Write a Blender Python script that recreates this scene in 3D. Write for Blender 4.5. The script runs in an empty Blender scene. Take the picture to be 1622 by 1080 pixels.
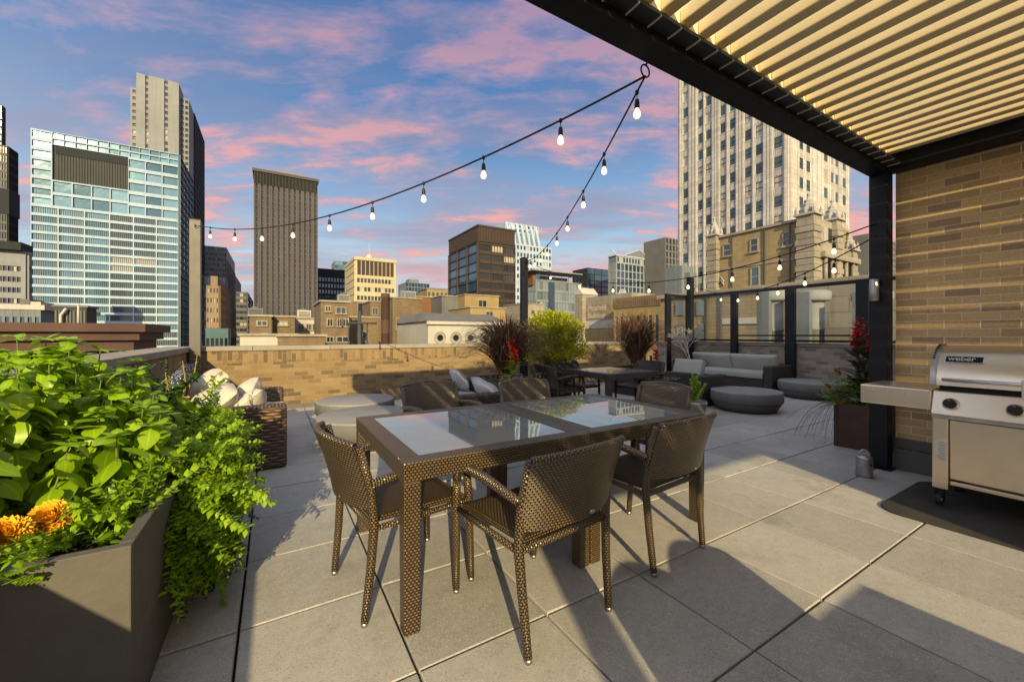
import bpy, math, random
from mathutils import Vector, Matrix, Euler, Quaternion
rnd = random.Random(7)
SC = bpy.context.scene
COL = SC.collection
PI = math.pi
# ---------------------------------------------------------------- camera geometry used to take measurements
FPX, CXP, HYP, EYE = 632.0, 811.0, 530.0, 1.287
YAW = math.radians(30.95)
CC, SS = math.cos(YAW), math.sin(YAW)
def _ray(px, py):
    r = (px - CXP) / FPX
    return (r * CC + SS, -r * SS + CC, -(py - HYP) / FPX)
def on_floor(px, py, z=0.0):
    d = _ray(px, py); t = (z - EYE) / d[2]
    return Vector((d[0] * t, d[1] * t, z))
def on_y(px, py, Y):
    d = _ray(px, py); t = Y / d[1]
    return Vector((d[0] * t, Y, EYE + d[2] * t))
def on_x(px, py, X):
    d = _ray(px, py); t = X / d[0]
    return Vector((X, d[1] * t, EYE + d[2] * t))
def at_depth(px, py, f):
    d = _ray(px, py)
    return Vector((d[0] * f, d[1] * f, EYE + d[2] * f))

# ---------------------------------------------------------------- mesh builder
class MB:
    def __init__(self):
        self.v = []; self.f = []; self.uv = []; self.sm = []
    def add(self, vs, fs, uvs=None, smooth=False):
        o = len(self.v)
        self.v.extend([tuple(p) for p in vs])
        for i, f in enumerate(fs):
            self.f.append(tuple(o + k for k in f))
            self.sm.append(smooth)
            if uvs is not None:
                self.uv.append(uvs[i])
            else:
                P = [Vector(vs[k]) for k in f]
                n = Vector((0, 0, 0))
                for a in range(len(P)):
                    n += (P[a] - P[0]).cross(P[(a + 1) % len(P)] - P[0])
                ax, ay, az = abs(n.x), abs(n.y), abs(n.z)
                if az >= ax and az >= ay: self.uv.append([(p.x, p.y) for p in P])
                elif ax >= ay: self.uv.append([(p.y, p.z) for p in P])
                else: self.uv.append([(p.x, p.z) for p in P])
        return self
    def box(self, x0, x1, y0, y1, z0, z1):
        v = [(x0,y0,z0),(x1,y0,z0),(x1,y1,z0),(x0,y1,z0),(x0,y0,z1),(x1,y0,z1),(x1,y1,z1),(x0,y1,z1)]
        return self.add(v, [(0,3,2,1),(4,5,6,7),(0,1,5,4),(1,2,6,5),(2,3,7,6),(3,0,4,7)])
    def frustum(self, cx, cy, z0, z1, w0, d0, w1, d1):
        v = [(cx-w0,cy-d0,z0),(cx+w0,cy-d0,z0),(cx+w0,cy+d0,z0),(cx-w0,cy+d0,z0),(cx-w1,cy-d1,z1),(cx+w1,cy-d1,z1),(cx+w1,cy+d1,z1),(cx-w1,cy+d1,z1)]
        return self.add(v, [(0,3,2,1),(4,5,6,7),(0,1,5,4),(1,2,6,5),(2,3,7,6),(3,0,4,7)])
    def tube(self, pts, rad, n=8, cap=True, smooth=True):
        pts = [Vector(p) for p in pts]
        if not isinstance(rad, (list, tuple)): rad = [rad] * len(pts)
        vs = []; fs = []; uvs = []
        up = Vector((0, 0, 1)); L = 0
        t0 = (pts[1] - pts[0]).normalized()
        if abs(t0.z) > .9: up = Vector((1, 0, 0))
        a = t0.cross(up).normalized()
        Ls = []
        for i, p in enumerate(pts):
            if i == 0: t = pts[1] - pts[0]
            elif i == len(pts) - 1: t = pts[-1] - pts[-2]
            else: t = pts[i + 1] - pts[i - 1]
            t.normalize()
            a = (a - t * a.dot(t)).normalized()
            b = t.cross(a)
            if i: L += (p - pts[i - 1]).length
            Ls.append(L)
            for k in range(n):
                w = 2 * PI * k / n
                vs.append(p + (a * math.cos(w) + b * math.sin(w)) * rad[i])
        for i in range(len(pts) - 1):
            for k in range(n):
                k2 = (k + 1) % n
                fs.append((i*n+k, i*n+k2, (i+1)*n+k2, (i+1)*n+k))
                c = 2 * PI * max(rad)
                uvs.append([(k/n*c, Ls[i]), ((k+1)/n*c, Ls[i]), ((k+1)/n*c, Ls[i+1]), (k/n*c, Ls[i+1])])
        if cap:
            fs.append(tuple(range(n - 1, -1, -1))); uvs.append([(0, 0)] * n)
            m = (len(pts) - 1) * n
            fs.append(tuple(m + k for k in range(n))); uvs.append([(0, 0)] * n)
        return self.add(vs, fs, uvs, smooth)
    def lathe(self, prof, n=32, c=(0,0,0), sx=1, sy=1, smooth=True, cap=True):
        vs = []; fs = []; uvs = []
        for (r, z) in prof:
            for k in range(n):
                w = 2 * PI * k / n
                vs.append((c[0] + r * sx * math.cos(w), c[1] + r * sy * math.sin(w), c[2] + z))
        m = len(prof); L = 0
        for i in range(m - 1):
            d = math.hypot(prof[i+1][0]-prof[i][0], prof[i+1][1]-prof[i][1])
            R = max(prof[i][0], prof[i+1][0], .001) * 2 * PI
            for k in range(n):
                k2 = (k + 1) % n
                fs.append((i*n+k, i*n+k2, (i+1)*n+k2, (i+1)*n+k))
                uvs.append([(k/n*R, L), ((k+1)/n*R, L), ((k+1)/n*R, L+d), (k/n*R, L+d)])
            L += d
        if cap:
            for i, rev in ((0, True), (m - 1, False)):
                if prof[i][0] > 1e-5:
                    idx = [i*n+k for k in range(n)]
                    if rev: idx = idx[::-1]
                    fs.append(tuple(idx)); uvs.append([(vs[q][0], vs[q][1]) for q in idx])
        return self.add(vs, fs, uvs, smooth)
    def sheet(self, fn, nu, nv, su=1, sv=1, smooth=True, flip=False):
        vs = [fn(i / nu, j / nv) for j in range(nv + 1) for i in range(nu + 1)]
        fs = []; uvs = []
        for j in range(nv):
            for i in range(nu):
                a = j*(nu+1)+i
                q = [a, a+1, a+nu+2, a+nu+1]
                u = [(i/nu*su, j/nv*sv), ((i+1)/nu*su, j/nv*sv), ((i+1)/nu*su, (j+1)/nv*sv), (i/nu*su, (j+1)/nv*sv)]
                if flip: q.reverse(); u.reverse()
                fs.append(tuple(q)); uvs.append(u)
        return self.add(vs, fs, uvs, smooth)
    def slab(self, fn, nrm, th, nu, nv, su=1, sv=1):
        """a curved panel with thickness: fn(u,v) the middle, nrm(u,v) its normal"""
        A = lambda u, v: Vector(fn(u, v)) + Vector(nrm(u, v)) * th / 2
        B = lambda u, v: Vector(fn(u, v)) - Vector(nrm(u, v)) * th / 2
        self.sheet(A, nu, nv, su, sv); self.sheet(B, nu, nv, su, sv, flip=True)
        for (g, n) in ((lambda t: (t, 0), nu), (lambda t: (t, 1), nu), (lambda t: (0, t), nv), (lambda t: (1, t), nv)):
            self.sheet(lambda a, b: (A(*g(a)) * (1 - b) + B(*g(a)) * b), n, 1, su, th)
        return self
    def xf(self, M, start=0):
        for i in range(start, len(self.v)):
            self.v[i] = tuple(M @ Vector(self.v[i]))
        return self
    def mesh(self, name, mat):
        me = bpy.data.meshes.new(name)
        me.from_pydata(self.v, [], self.f)
        ul = me.uv_layers.new(name='UVMap')
        flat = [c for f in self.uv for uv in f for c in uv]
        ul.data.foreach_set('uv', flat)
        me.polygons.foreach_set('use_smooth', self.sm)
        for m in (mat if isinstance(mat, (list, tuple)) else [mat]): me.materials.append(m)
        me.update()
        return me
    def build(self, name, mat, parent=None, loc=(0,0,0), rotz=0, bevel=0, seg=2):
        o = bpy.data.objects.new(name, self.mesh(name, mat))
        COL.objects.link(o)
        o.location = loc; o.rotation_euler = (0, 0, rotz)
        if parent is not None: o.parent = parent
        if bevel:
            b = o.modifiers.new('bevel', 'BEVEL'); b.width = bevel; b.segments = seg
            b.limit_method = 'ANGLE'; b.angle_limit = math.radians(40)
        return o
def tag(o, label=None, cat=None, group=None, kind=None):
    if label: o['label'] = label
    if cat: o['category'] = cat
    if group: o['group'] = group
    if kind: o['kind'] = kind
    return o
def thing(name, label, cat, loc=(0,0,0), rotz=0, group=None):
    o = bpy.data.objects.new(name, None); COL.objects.link(o)
    o.empty_display_size = .1
    o.location = loc; o.rotation_euler = (0, 0, rotz)
    return tag(o, label, cat, group)
def mesh_copy(me, name, parent, loc=(0,0,0), rot=(0,0,0), scale=(1,1,1)):
    o = bpy.data.objects.new(name, me); COL.objects.link(o)
    o.location = loc; o.rotation_euler = rot; o.scale = scale
    if parent is not None: o.parent = parent
    return o
def copy_thing(root, loc, rotz, label, group=None):
    r = root.copy(); COL.objects.link(r); r.location = loc; r.rotation_euler = (0, 0, rotz); r['label'] = label
    if group: r['group'] = group
    for ch in root.children:
        c = ch.copy(); COL.objects.link(c); c.parent = r
        for g in ch.children:
            d = g.copy(); COL.objects.link(d); d.parent = c
    return r
def text_mesh(name, body, mat, parent, loc, rot, size, depth=.004, bold=0.0, align='LEFT'):
    cu = bpy.data.curves.new(name, 'FONT'); cu.body = body; cu.size = size; cu.extrude = depth; cu.offset = bold; cu.align_x = align
    t = bpy.data.objects.new(name + '_curve', cu); COL.objects.link(t)
    dg = bpy.context.evaluated_depsgraph_get()
    me = bpy.data.meshes.new_from_object(t.evaluated_get(dg)); me.name = name
    bpy.data.objects.remove(t)
    me.materials.clear(); me.materials.append(mat)
    o = bpy.data.objects.new(name, me); COL.objects.link(o)
    o.location = loc; o.rotation_euler = rot
    if parent is not None: o.parent = parent
    return o
# ---------------------------------------------------------------- materials
class NT:
    def __init__(self, tree): self.t = tree
    def n(self, typ, ins=None, **props):
        nd = self.t.nodes.new('ShaderNode' + typ)
        for k, v in props.items(): setattr(nd, k, v)
        for k, v in (ins or {}).items():
            s = nd.inputs[k]
            if isinstance(v, bpy.types.NodeSocket): self.t.links.new(v, s)
            elif isinstance(v, bpy.types.Node): self.t.links.new(v.outputs[0], s)
            else:
                if s.type == 'RGBA' and len(v) == 3: v = (*v, 1)
                s.default_value = v
        return nd
    def math(self, op, a, b=0.0, c=None, clamp=False):
        i = {0: a, 1: b}
        if c is not None: i[2] = c
        return self.n('Math', i, operation=op, use_clamp=clamp).outputs[0]
    def ramp(self, fac, stops, interp='LINEAR'):
        r = self.n('ValToRGB', {0: fac}); cr = r.color_ramp; cr.interpolation = interp
        while len(cr.elements) < len(stops): cr.elements.new(.5)
        for e, (p, c) in zip(cr.elements, stops):
            e.position = p; e.color = (c, c, c, 1) if isinstance(c, (int, float)) else (*c, 1)
        return r.outputs[0]
    def mix(self, fac, a, b, blend='MIX'):
        m = self.n('Mix', data_type='RGBA', blend_type=blend)
        for s, v in ((m.inputs[0], fac), (m.inputs[6], a), (m.inputs[7], b)):
            if isinstance(v, bpy.types.NodeSocket): self.t.links.new(v, s)
            elif isinstance(v, bpy.types.Node): self.t.links.new(v.outputs[0], s)
            elif s.type == 'RGBA': s.default_value = (*v, 1) if len(v) == 3 else v
            else: s.default_value = v
        return m.outputs[2]
    def noise(self, vec, scale, detail=3, rough=.5, dist=0, out='Fac'):
        return self.n('TexNoise', {'Vector': vec, 'Scale': scale, 'Detail': detail, 'Roughness': rough, 'Distortion': dist}).outputs[out]
def mat(name):
    m = bpy.data.materials.new(name); m.use_nodes = True
    t = m.node_tree; t.nodes.clear()
    N = NT(t); out = t.nodes.new('ShaderNodeOutputMaterial')
    return m, N, out
def finish(N, out, shader): N.t.links.new(shader.outputs[0], out.inputs[0])
def uvco(N): return N.n('TexCoord').outputs['UV']
def obco(N): return N.n('TexCoord').outputs['Object']
def posn(N): return N.n('NewGeometry').outputs['Position']
def island(N):
    a = N.n('NewGeometry').outputs['Random Per Island']; b = N.n('ObjectInfo').outputs['Random']
    return N.math('FRACT', N.math('ADD', a, b))
def simple(name, col, rough=.6, metal=0.0, var=.12, vscale=3.0, bump=0.0, bscale=200.0, spec=.5, isl=0.0, dirt=0.0):
    m, N, out = mat(name)
    co = posn(N)
    f = N.noise(co, vscale, 5, .6)
    c = N.mix(N.ramp(f, [(.3, 0.0), (.7, 1.0)]), [x * (1 - var) for x in col], [min(1, x * (1 + var)) for x in col])
    if isl:
        k = island(N)
        c = N.mix(1.0, c, N.ramp(k, [(0, 1 - isl), (1, 1 + 0.0)]), 'MULTIPLY')
    if dirt:
        g = N.noise(co, vscale * .6, 6, .7)
        c = N.mix(N.math('MULTIPLY', N.ramp(g, [(.45, 0.0), (.75, 1.0)]), dirt), c, [x * .35 for x in col])
    ins = {'Base Color': c, 'Roughness': rough, 'Metallic': metal, 'Specular IOR Level': spec}
    rr = N.noise(co, vscale * 2.3, 3)
    ins['Roughness'] = N.math('MULTIPLY_ADD', rr, .25, max(.03, rough - .12))
    if bump:
        b = N.n('Bump', {'Height': N.noise(co, bscale, 3), 'Strength': bump, 'Distance': .004})
        ins['Normal'] = b
    finish(N, out, N.n('BsdfPrincipled', ins))
    return m
def brick(name, c1, c2, c3, mortar, bw=.215, bh=.0705, ms=.009, rot=False, bump=.6, dark=.25):
    m, N, out = mat(name)
    co = uvco(N)
    if rot:
        co = N.n('Mapping', {'Vector': co, 'Rotation': (0, 0, PI / 2)}).outputs[0]
    b = N.n('TexBrick', {'Vector': co, 'Color1': (0,0,0), 'Color2': (1,1,1), 'Mortar': (0,0,0), 'Scale': 1.0, 'Mortar Size': ms * .5,
                         'Mortar Smooth': .25, 'Bias': 0.0, 'Brick Width': bw, 'Row Height': bh}, offset=.5, offset_frequency=2)
    fac = b.outputs['Fac']
    colr = N.ramp(b.outputs['Color'], [(0, c3), (.13, c3), (.2, [(a + b) / 2 for a, b in zip(c1, c3)]), (.34, c1), (.62, c2), (.84, c1), (.97, [(a + b) / 2 for a, b in zip(c1, c3)])])
    fine = N.noise(co, 60, 4, .7)
    big = N.noise(co, 1.3, 4, .6)
    colr = N.mix(.55, colr, N.ramp(fine, [(.25, .45), (.75, 1.35)]), 'MULTIPLY')
    colr = N.mix(.5, colr, N.ramp(big, [(.3, .72), (.7, 1.15)]), 'MULTIPLY')
    morc = N.mix(N.noise(co, 9, 3), [x * .75 for x in mortar], mortar)
    c = N.mix(fac, colr, morc)
    h = N.math('MULTIPLY_ADD', fine, .25, N.math('SUBTRACT', 1.0, fac))
    bp = N.n('Bump', {'Height': h, 'Strength': bump, 'Distance': .008})
    finish(N, out, N.n('BsdfPrincipled', {'Base Color': c, 'Roughness': .85, 'Normal': bp}))
    return m
def weave(name, hi, lo, bw=.0172, bh=.0122, rough=.34, bump=1.0, dist=.004, metal=.0, spec=.6, rot=False):
    m, N, out = mat(name)
    co = uvco(N)
    if rot: co = N.n('Mapping', {'Vector': co, 'Rotation': (0, 0, PI / 2)}).outputs[0]
    b = N.n('TexBrick', {'Vector': co, 'Color1': (.45,.45,.45), 'Color2': (1,1,1), 'Mortar': (0,0,0), 'Scale': 1.0, 'Mortar Size': bh * .34,
                         'Mortar Smooth': 1.0, 'Brick Width': bw, 'Row Height': bh}, offset=.5, offset_frequency=2)
    fac = b.outputs['Fac']
    big = N.noise(posn(N), 9, 3)
    h = N.math('SUBTRACT', 1.0, fac)
    c = N.mix(N.math('POWER', h, 3.0), lo, hi)
    c = N.mix(.45, c, b.outputs['Color'], 'MULTIPLY')
    c = N.mix(.35, c, N.ramp(big, [(.3, .6), (.7, 1.2)]), 'MULTIPLY')
    bp = N.n('Bump', {'Height': h, 'Strength': bump, 'Distance': dist})
    finish(N, out, N.n('BsdfPrincipled', {'Base Color': c, 'Roughness': rough, 'Normal': bp, 'Metallic': metal, 'Specular IOR Level': spec}))
    return m
def wicker(name, hi, lo, sx=.065, sy=.03):
    """chunky round wicker: horizontal strands passing over and under uprights"""
    m, N, out = mat(name)
    co = uvco(N)
    s = N.n('SeparateXYZ', {0: co})
    x = N.math('MULTIPLY', s.outputs[0], PI / sx); row = N.math('DIVIDE', s.outputs[1], sy)
    par = N.math('FLOOR', row)
    ph = N.math('MULTIPLY_ADD', par, PI, x)
    over = N.math('MULTIPLY_ADD', N.math('SINE', ph), .5, .5)
    fr = N.math('FRACT', row)
    rowp = N.math('SINE', N.math('MULTIPLY', fr, PI))
    h = N.math('MULTIPLY', N.math('MULTIPLY_ADD', over, .75, .25), N.math('POWER', rowp, .6))
    var = N.n('TexWhiteNoise', {'Vector': N.n('CombineXYZ', {0: par, 1: N.math('FLOOR', N.math('DIVIDE', s.outputs[0], sx * 2))})}, noise_dimensions='2D').outputs['Value']
    c = N.mix(h, lo, hi)
    c = N.mix(.5, c, N.ramp(var, [(0, .4), (1, 1.3)]), 'MULTIPLY')
    bp = N.n('Bump', {'Height': h, 'Strength': 1.0, 'Distance': .012})
    finish(N, out, N.n('BsdfPrincipled', {'Base Color': c, 'Roughness': .55, 'Normal': bp}))
    return m
def leafmat(name, c1, c2, trans=.35, rough=.42, spec=.4):
    m, N, out = mat(name)
    k = island(N)
    big = N.noise(posn(N), 7, 2)
    c = N.mix(N.math('MULTIPLY_ADD', big, .5, N.math('MULTIPLY', k, .5)), c1, c2)
    uv = N.n('SeparateXYZ', {0: uvco(N)})
    vein = N.math('ABSOLUTE', N.math('SUBTRACT', uv.outputs[0], .5))
    c = N.mix(N.ramp(vein, [(0, .35), (.06, 0.0)]), c, [min(1, x * 1.5 + .02) for x in c2])
    p = N.n('BsdfPrincipled', {'Base Color': c, 'Roughness': rough, 'Specular IOR Level': spec})
    t = N.n('BsdfTranslucent', {'Color': N.mix(1.0, c, (1.25, 1.2, .6), 'MULTIPLY')})
    mx = N.n('MixShader', {0: trans, 1: p, 2: t})
    finish(N, out, mx)
    return m
def glass(name, tint, refl=(1,1,1), ior=1.55, rough=.0, body=0.0, bodycol=(.5,.55,.55)):
    m, N, out = mat(name)
    bf = N.n('NewGeometry').outputs['Backfacing']
    fr = N.n('Fresnel', {'IOR': N.math('ADD', ior, N.math('MULTIPLY', bf, 1 / ior - ior))})
    wob = N.n('Bump', {'Height': N.noise(posn(N), 1.7, 1), 'Strength': .03, 'Distance': .02})
    g = N.n('BsdfGlossy', {'Color': refl, 'Roughness': rough, 'Normal': wob})
    t = N.n('BsdfTransparent', {'Color': tint})
    base = t
    if body:
        d = N.n('BsdfDiffuse', {'Color': bodycol})
        base = N.n('MixShader', {0: body, 1: t, 2: d})
    finish(N, out, N.n('MixShader', {0: fr, 1: base, 2: g}))
    return m
def pane_mat(name, c1, c2, rough=.08, blinds=0.0, spec=.9, metal=0.0):
    """window glass of distant buildings: dark, reflecting, each pane a little different"""
    m, N, out = mat(name)
    k = island(N)
    c = N.ramp(k, [(0, c1), (.72, c2), (.95, c2)])
    if blinds:
        c = N.mix(N.ramp(N.math('FRACT', N.math('MULTIPLY', k, 7.31)), [(1 - blinds - .01, 0.0), (1 - blinds, 1.0)]), c, (.34, .32, .27))
    wob = N.n('Bump', {'Height': N.noise(posn(N), .35, 2), 'Strength': .12, 'Distance': .3})
    finish(N, out, N.n('BsdfPrincipled', {'Base Color': c, 'Roughness': rough, 'Specular IOR Level': spec, 'Normal': wob, 'Metallic': metal}))
    return m
def stone(name, col, var=.2, sc=.25, rough=.85, block=None, streak=.25):
    col = [x * .56 for x in col]
    """facade stone/concrete with weather streaks, optional block joints (metres)"""
    m, N, out = mat(name)
    co = uvco(N)
    f = N.noise(posn(N), sc, 5, .65)
    c = N.mix(N.ramp(f, [(.3, 0.0), (.7, 1.0)]), [x * (1 - var) for x in col], [min(1, x * (1 + var)) for x in col])
    st = N.noise(N.n('Mapping', {'Vector': posn(N), 'Scale': (1.2, 1.2, .06)}).outputs[0], 1.0, 5, .7)
    c = N.mix(N.math('MULTIPLY', N.ramp(st, [(.45, 0.0), (.75, 1.0)]), streak), c, [x * .4 for x in col])
    ins = {'Roughness': rough}
    if block:
        b = N.n('TexBrick', {'Vector': co, 'Color1': (.8,.8,.8), 'Color2': (1.1,1.1,1.1), 'Mortar': (.55,.55,.55), 'Scale': 1.0, 'Mortar Size': block[2],
                             'Mortar Smooth': .3, 'Brick Width': block[0], 'Row Height': block[1]})
        c = N.mix(.8, c, b.outputs['Color'], 'MULTIPLY')
    ins['Base Color'] = c
    finish(N, out, N.n('BsdfPrincipled', ins))
    return m
def emit(name, col, s):
    m, N, out = mat(name)
    finish(N, out, N.n('Emission', {'Color': col, 'Strength': s}))
    return m

def paver_mat():
    m, N, out = mat('concrete_paver')
    co = posn(N)
    k = island(N)
    c = N.mix(k, (.35, .34, .322), (.445, .43, .405))
    big = N.noise(co, .9, 5, .65)
    c = N.mix(.6, c, N.ramp(big, [(.3, .72), (.7, 1.12)]), 'MULTIPLY')
    mid = N.noise(co, 14, 5, .7)
    c = N.mix(.45, c, N.ramp(mid, [(.3, .75), (.7, 1.15)]), 'MULTIPLY')
    sp = N.n('TexVoronoi', {'Vector': co, 'Scale': 230.0}, feature='F1')
    rs = N.n('SeparateColor', {0: sp.outputs['Color']})
    c = N.mix(N.math('MULTIPLY', N.math('GREATER_THAN', rs.outputs[0], .90), .55), c, (.55, .52, .47))
    c = N.mix(N.math('MULTIPLY', N.math('LESS_THAN', rs.outputs[1], .05), .4), c, (.09, .085, .08))
    spk = N.n('TexVoronoi', {'Vector': co, 'Scale': 5.5}, feature='F1')
    edge = N.math('LESS_THAN', spk.outputs['Distance'], N.math('MULTIPLY', N.n('SeparateColor', {0: spk.outputs['Color']}).outputs[0], .035))
    c = N.mix(N.math('MULTIPLY', edge, .75), c, (.05, .045, .04))
    st = N.noise(N.n('Mapping', {'Vector': co, 'Location': (3.1, 7.7, 0)}).outputs[0], 2.1, 6, .75)
    c = N.mix(N.math('MULTIPLY', N.ramp(st, [(.54, 0.0), (.70, 1.0)]), .38), c, (.12, .11, .095))
    bp = N.n('Bump', {'Height': N.noise(co, 170, 4, .7), 'Strength': .35, 'Distance': .003})
    finish(N, out, N.n('BsdfPrincipled', {'Base Color': c, 'Roughness': N.math('MULTIPLY_ADD', mid, .25, .6), 'Normal': bp, 'Specular IOR Level': .35}))
    return m

K = {}
K['paver'] = paver_mat()
K['joint'] = simple('joint_grit', (.012, .011, .010), .95)
TAN1, TAN2, TAN3 = (.215, .145, .070), (.255, .18, .09), (.115, .08, .046)
K['brick'] = brick('tan_brick', TAN1, TAN2, TAN3, (.27, .205, .115))
K['soldier'] = brick('tan_brick_soldier', TAN1, TAN2, TAN3, (.27, .205, .115), rot=True)
K['brick_near'] = brick('tan_brick_near', (.60, .41, .20), (.67, .48, .25), (.38, .27, .16), (.78, .66, .48))
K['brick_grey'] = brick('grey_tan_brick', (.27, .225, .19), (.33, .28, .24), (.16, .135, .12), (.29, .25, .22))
K['cap'] = stone('limestone_coping', (.46, .42, .36), sc=2.0, streak=.3)
K['plinth'] = simple('dark_plinth', (.10, .095, .09), .7, dirt=.4)
K['black'] = simple('black_powder_coat', (.0045, .006, .010), .5, bump=.05, bscale=400, spec=.3)
K['bronze_steel'] = simple('dark_bronze_steel', (.02, .014, .011), .4)
K['pole'] = simple('grey_painted_pole', (.09, .086, .08), .5)
K['louvre'] = simple('cream_powder_coat', (.68, .58, .37), .5, var=.05)
K['gutter'] = simple('grey_gutter', (.02, .021, .025), .5)
K['white_trim'] = simple('pale_trim', (.6, .58, .55), .5)
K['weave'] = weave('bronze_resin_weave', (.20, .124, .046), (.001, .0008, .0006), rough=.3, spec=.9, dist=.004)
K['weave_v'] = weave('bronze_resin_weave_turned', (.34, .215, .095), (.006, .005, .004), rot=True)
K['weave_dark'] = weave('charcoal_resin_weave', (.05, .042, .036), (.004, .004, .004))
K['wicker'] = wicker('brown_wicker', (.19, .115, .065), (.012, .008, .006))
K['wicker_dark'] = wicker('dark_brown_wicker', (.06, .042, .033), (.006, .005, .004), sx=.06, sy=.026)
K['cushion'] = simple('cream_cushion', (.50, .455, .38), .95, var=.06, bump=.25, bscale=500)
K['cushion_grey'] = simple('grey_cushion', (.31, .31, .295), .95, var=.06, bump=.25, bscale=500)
K['pillow_grey'] = simple('pale_grey_pillow', (.33, .34, .37), .95, var=.06, bump=.2, bscale=400)
def pat():
    m, N, out = mat('navy_dotted_fabric')
    v = N.n('TexVoronoi', {'Vector': uvco(N), 'Scale': 42.0}, feature='F1')
    c = N.mix(N.math('LESS_THAN', v.outputs['Distance'], .33), (.02, .028, .06), (.35, .38, .43))
    finish(N, out, N.n('BsdfPrincipled', {'Base Color': c, 'Roughness': .95}))
    return m
K['pillow_dot'] = pat()
K['drum_rim_shade'] = simple('concrete_rim_shade', (.12, .12, .118), .7, var=.16, vscale=3, bump=.15, bscale=120, dirt=.2)  # same concrete as the top, with the shade of the rim put into the colour
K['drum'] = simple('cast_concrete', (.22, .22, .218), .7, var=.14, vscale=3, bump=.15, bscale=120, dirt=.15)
K['drum_base_shade'] = simple('concrete_base_shade', (.065, .063, .061), .7, var=.16, vscale=3, bump=.15, bscale=120)  # same concrete again, the deeper shade under the rim put into the colour
def brushed():
    m, N, out = mat('brushed_stainless')
    co = posn(N)
    g = N.noise(N.n('Mapping', {'Vector': co, 'Scale': (2, .7, 900)}).outputs[0], 1.0, 1, .5)
    big = N.noise(co, 5, 4, .6); sm = N.noise(co, 22, 5, .7)
    c = N.mix(N.ramp(g, [(.3, 0.0), (.7, 1.0)]), (.79, .70, .575), (.81, .72, .595))
    c = N.mix(.25, c, N.ramp(big, [(.3, .7), (.7, 1.1)]), 'MULTIPLY')
    r_ = N.math('ADD', N.math('MULTIPLY', g, .08), N.math('MULTIPLY_ADD', sm, .10, .24))
    bp = N.n('Bump', {'Height': g, 'Strength': .02, 'Distance': .001})
    finish(N, out, N.n('BsdfPrincipled', {'Base Color': c, 'Metallic': 1.0, 'Roughness': r_, 'Normal': bp}))
    return m
K['steel'] = brushed()
K['steel_dull'] = simple('galvanised_steel', (.42, .42, .42), .42, metal=1.0, var=.2, vscale=14)
K['chrome'] = simple('polished_steel', (.7, .7, .7), .14, metal=1.0, var=.03)
K['rubber'] = simple('black_rubber', (.015, .015, .015), .7)
K['red'] = simple('red_plastic', (.5, .01, .012), .4)
K['mat'] = simple('charcoal_grill_mat', (.035, .032, .028), .75, var=.3, vscale=5)
K['planter_box'] = simple('fibre_concrete_planter', (.095, .09, .082), .8, var=.12, vscale=6, bump=.5, bscale=60)
K['planter_dark'] = simple('dark_planter', (.02, .018, .017), .55)
K['corten'] = simple('dark_brown_planter', (.06, .024, .016), .5, var=.3, vscale=5)
K['soil'] = simple('potting_soil', (.03, .02, .012), .95, bump=.8, bscale=80)
K['table_glass'] = glass('table_glass', (.62, .68, .68), ior=1.9, body=.7, bodycol=(.27, .305, .315))  # pale sky reflection put into the diffuse body colour
K['screen_glass'] = glass('screen_glass', (.88, .9, .9), ior=1.35)
K['cord'] = simple('black_cord', (.006, .006, .008), .6)
K['bulb'] = emit('lit_bulb', (1.0, .82, .55), 9.0)
K['bulb_glass'] = emit('bulb_glow', (1.0, .80, .48), 1.5)
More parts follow.
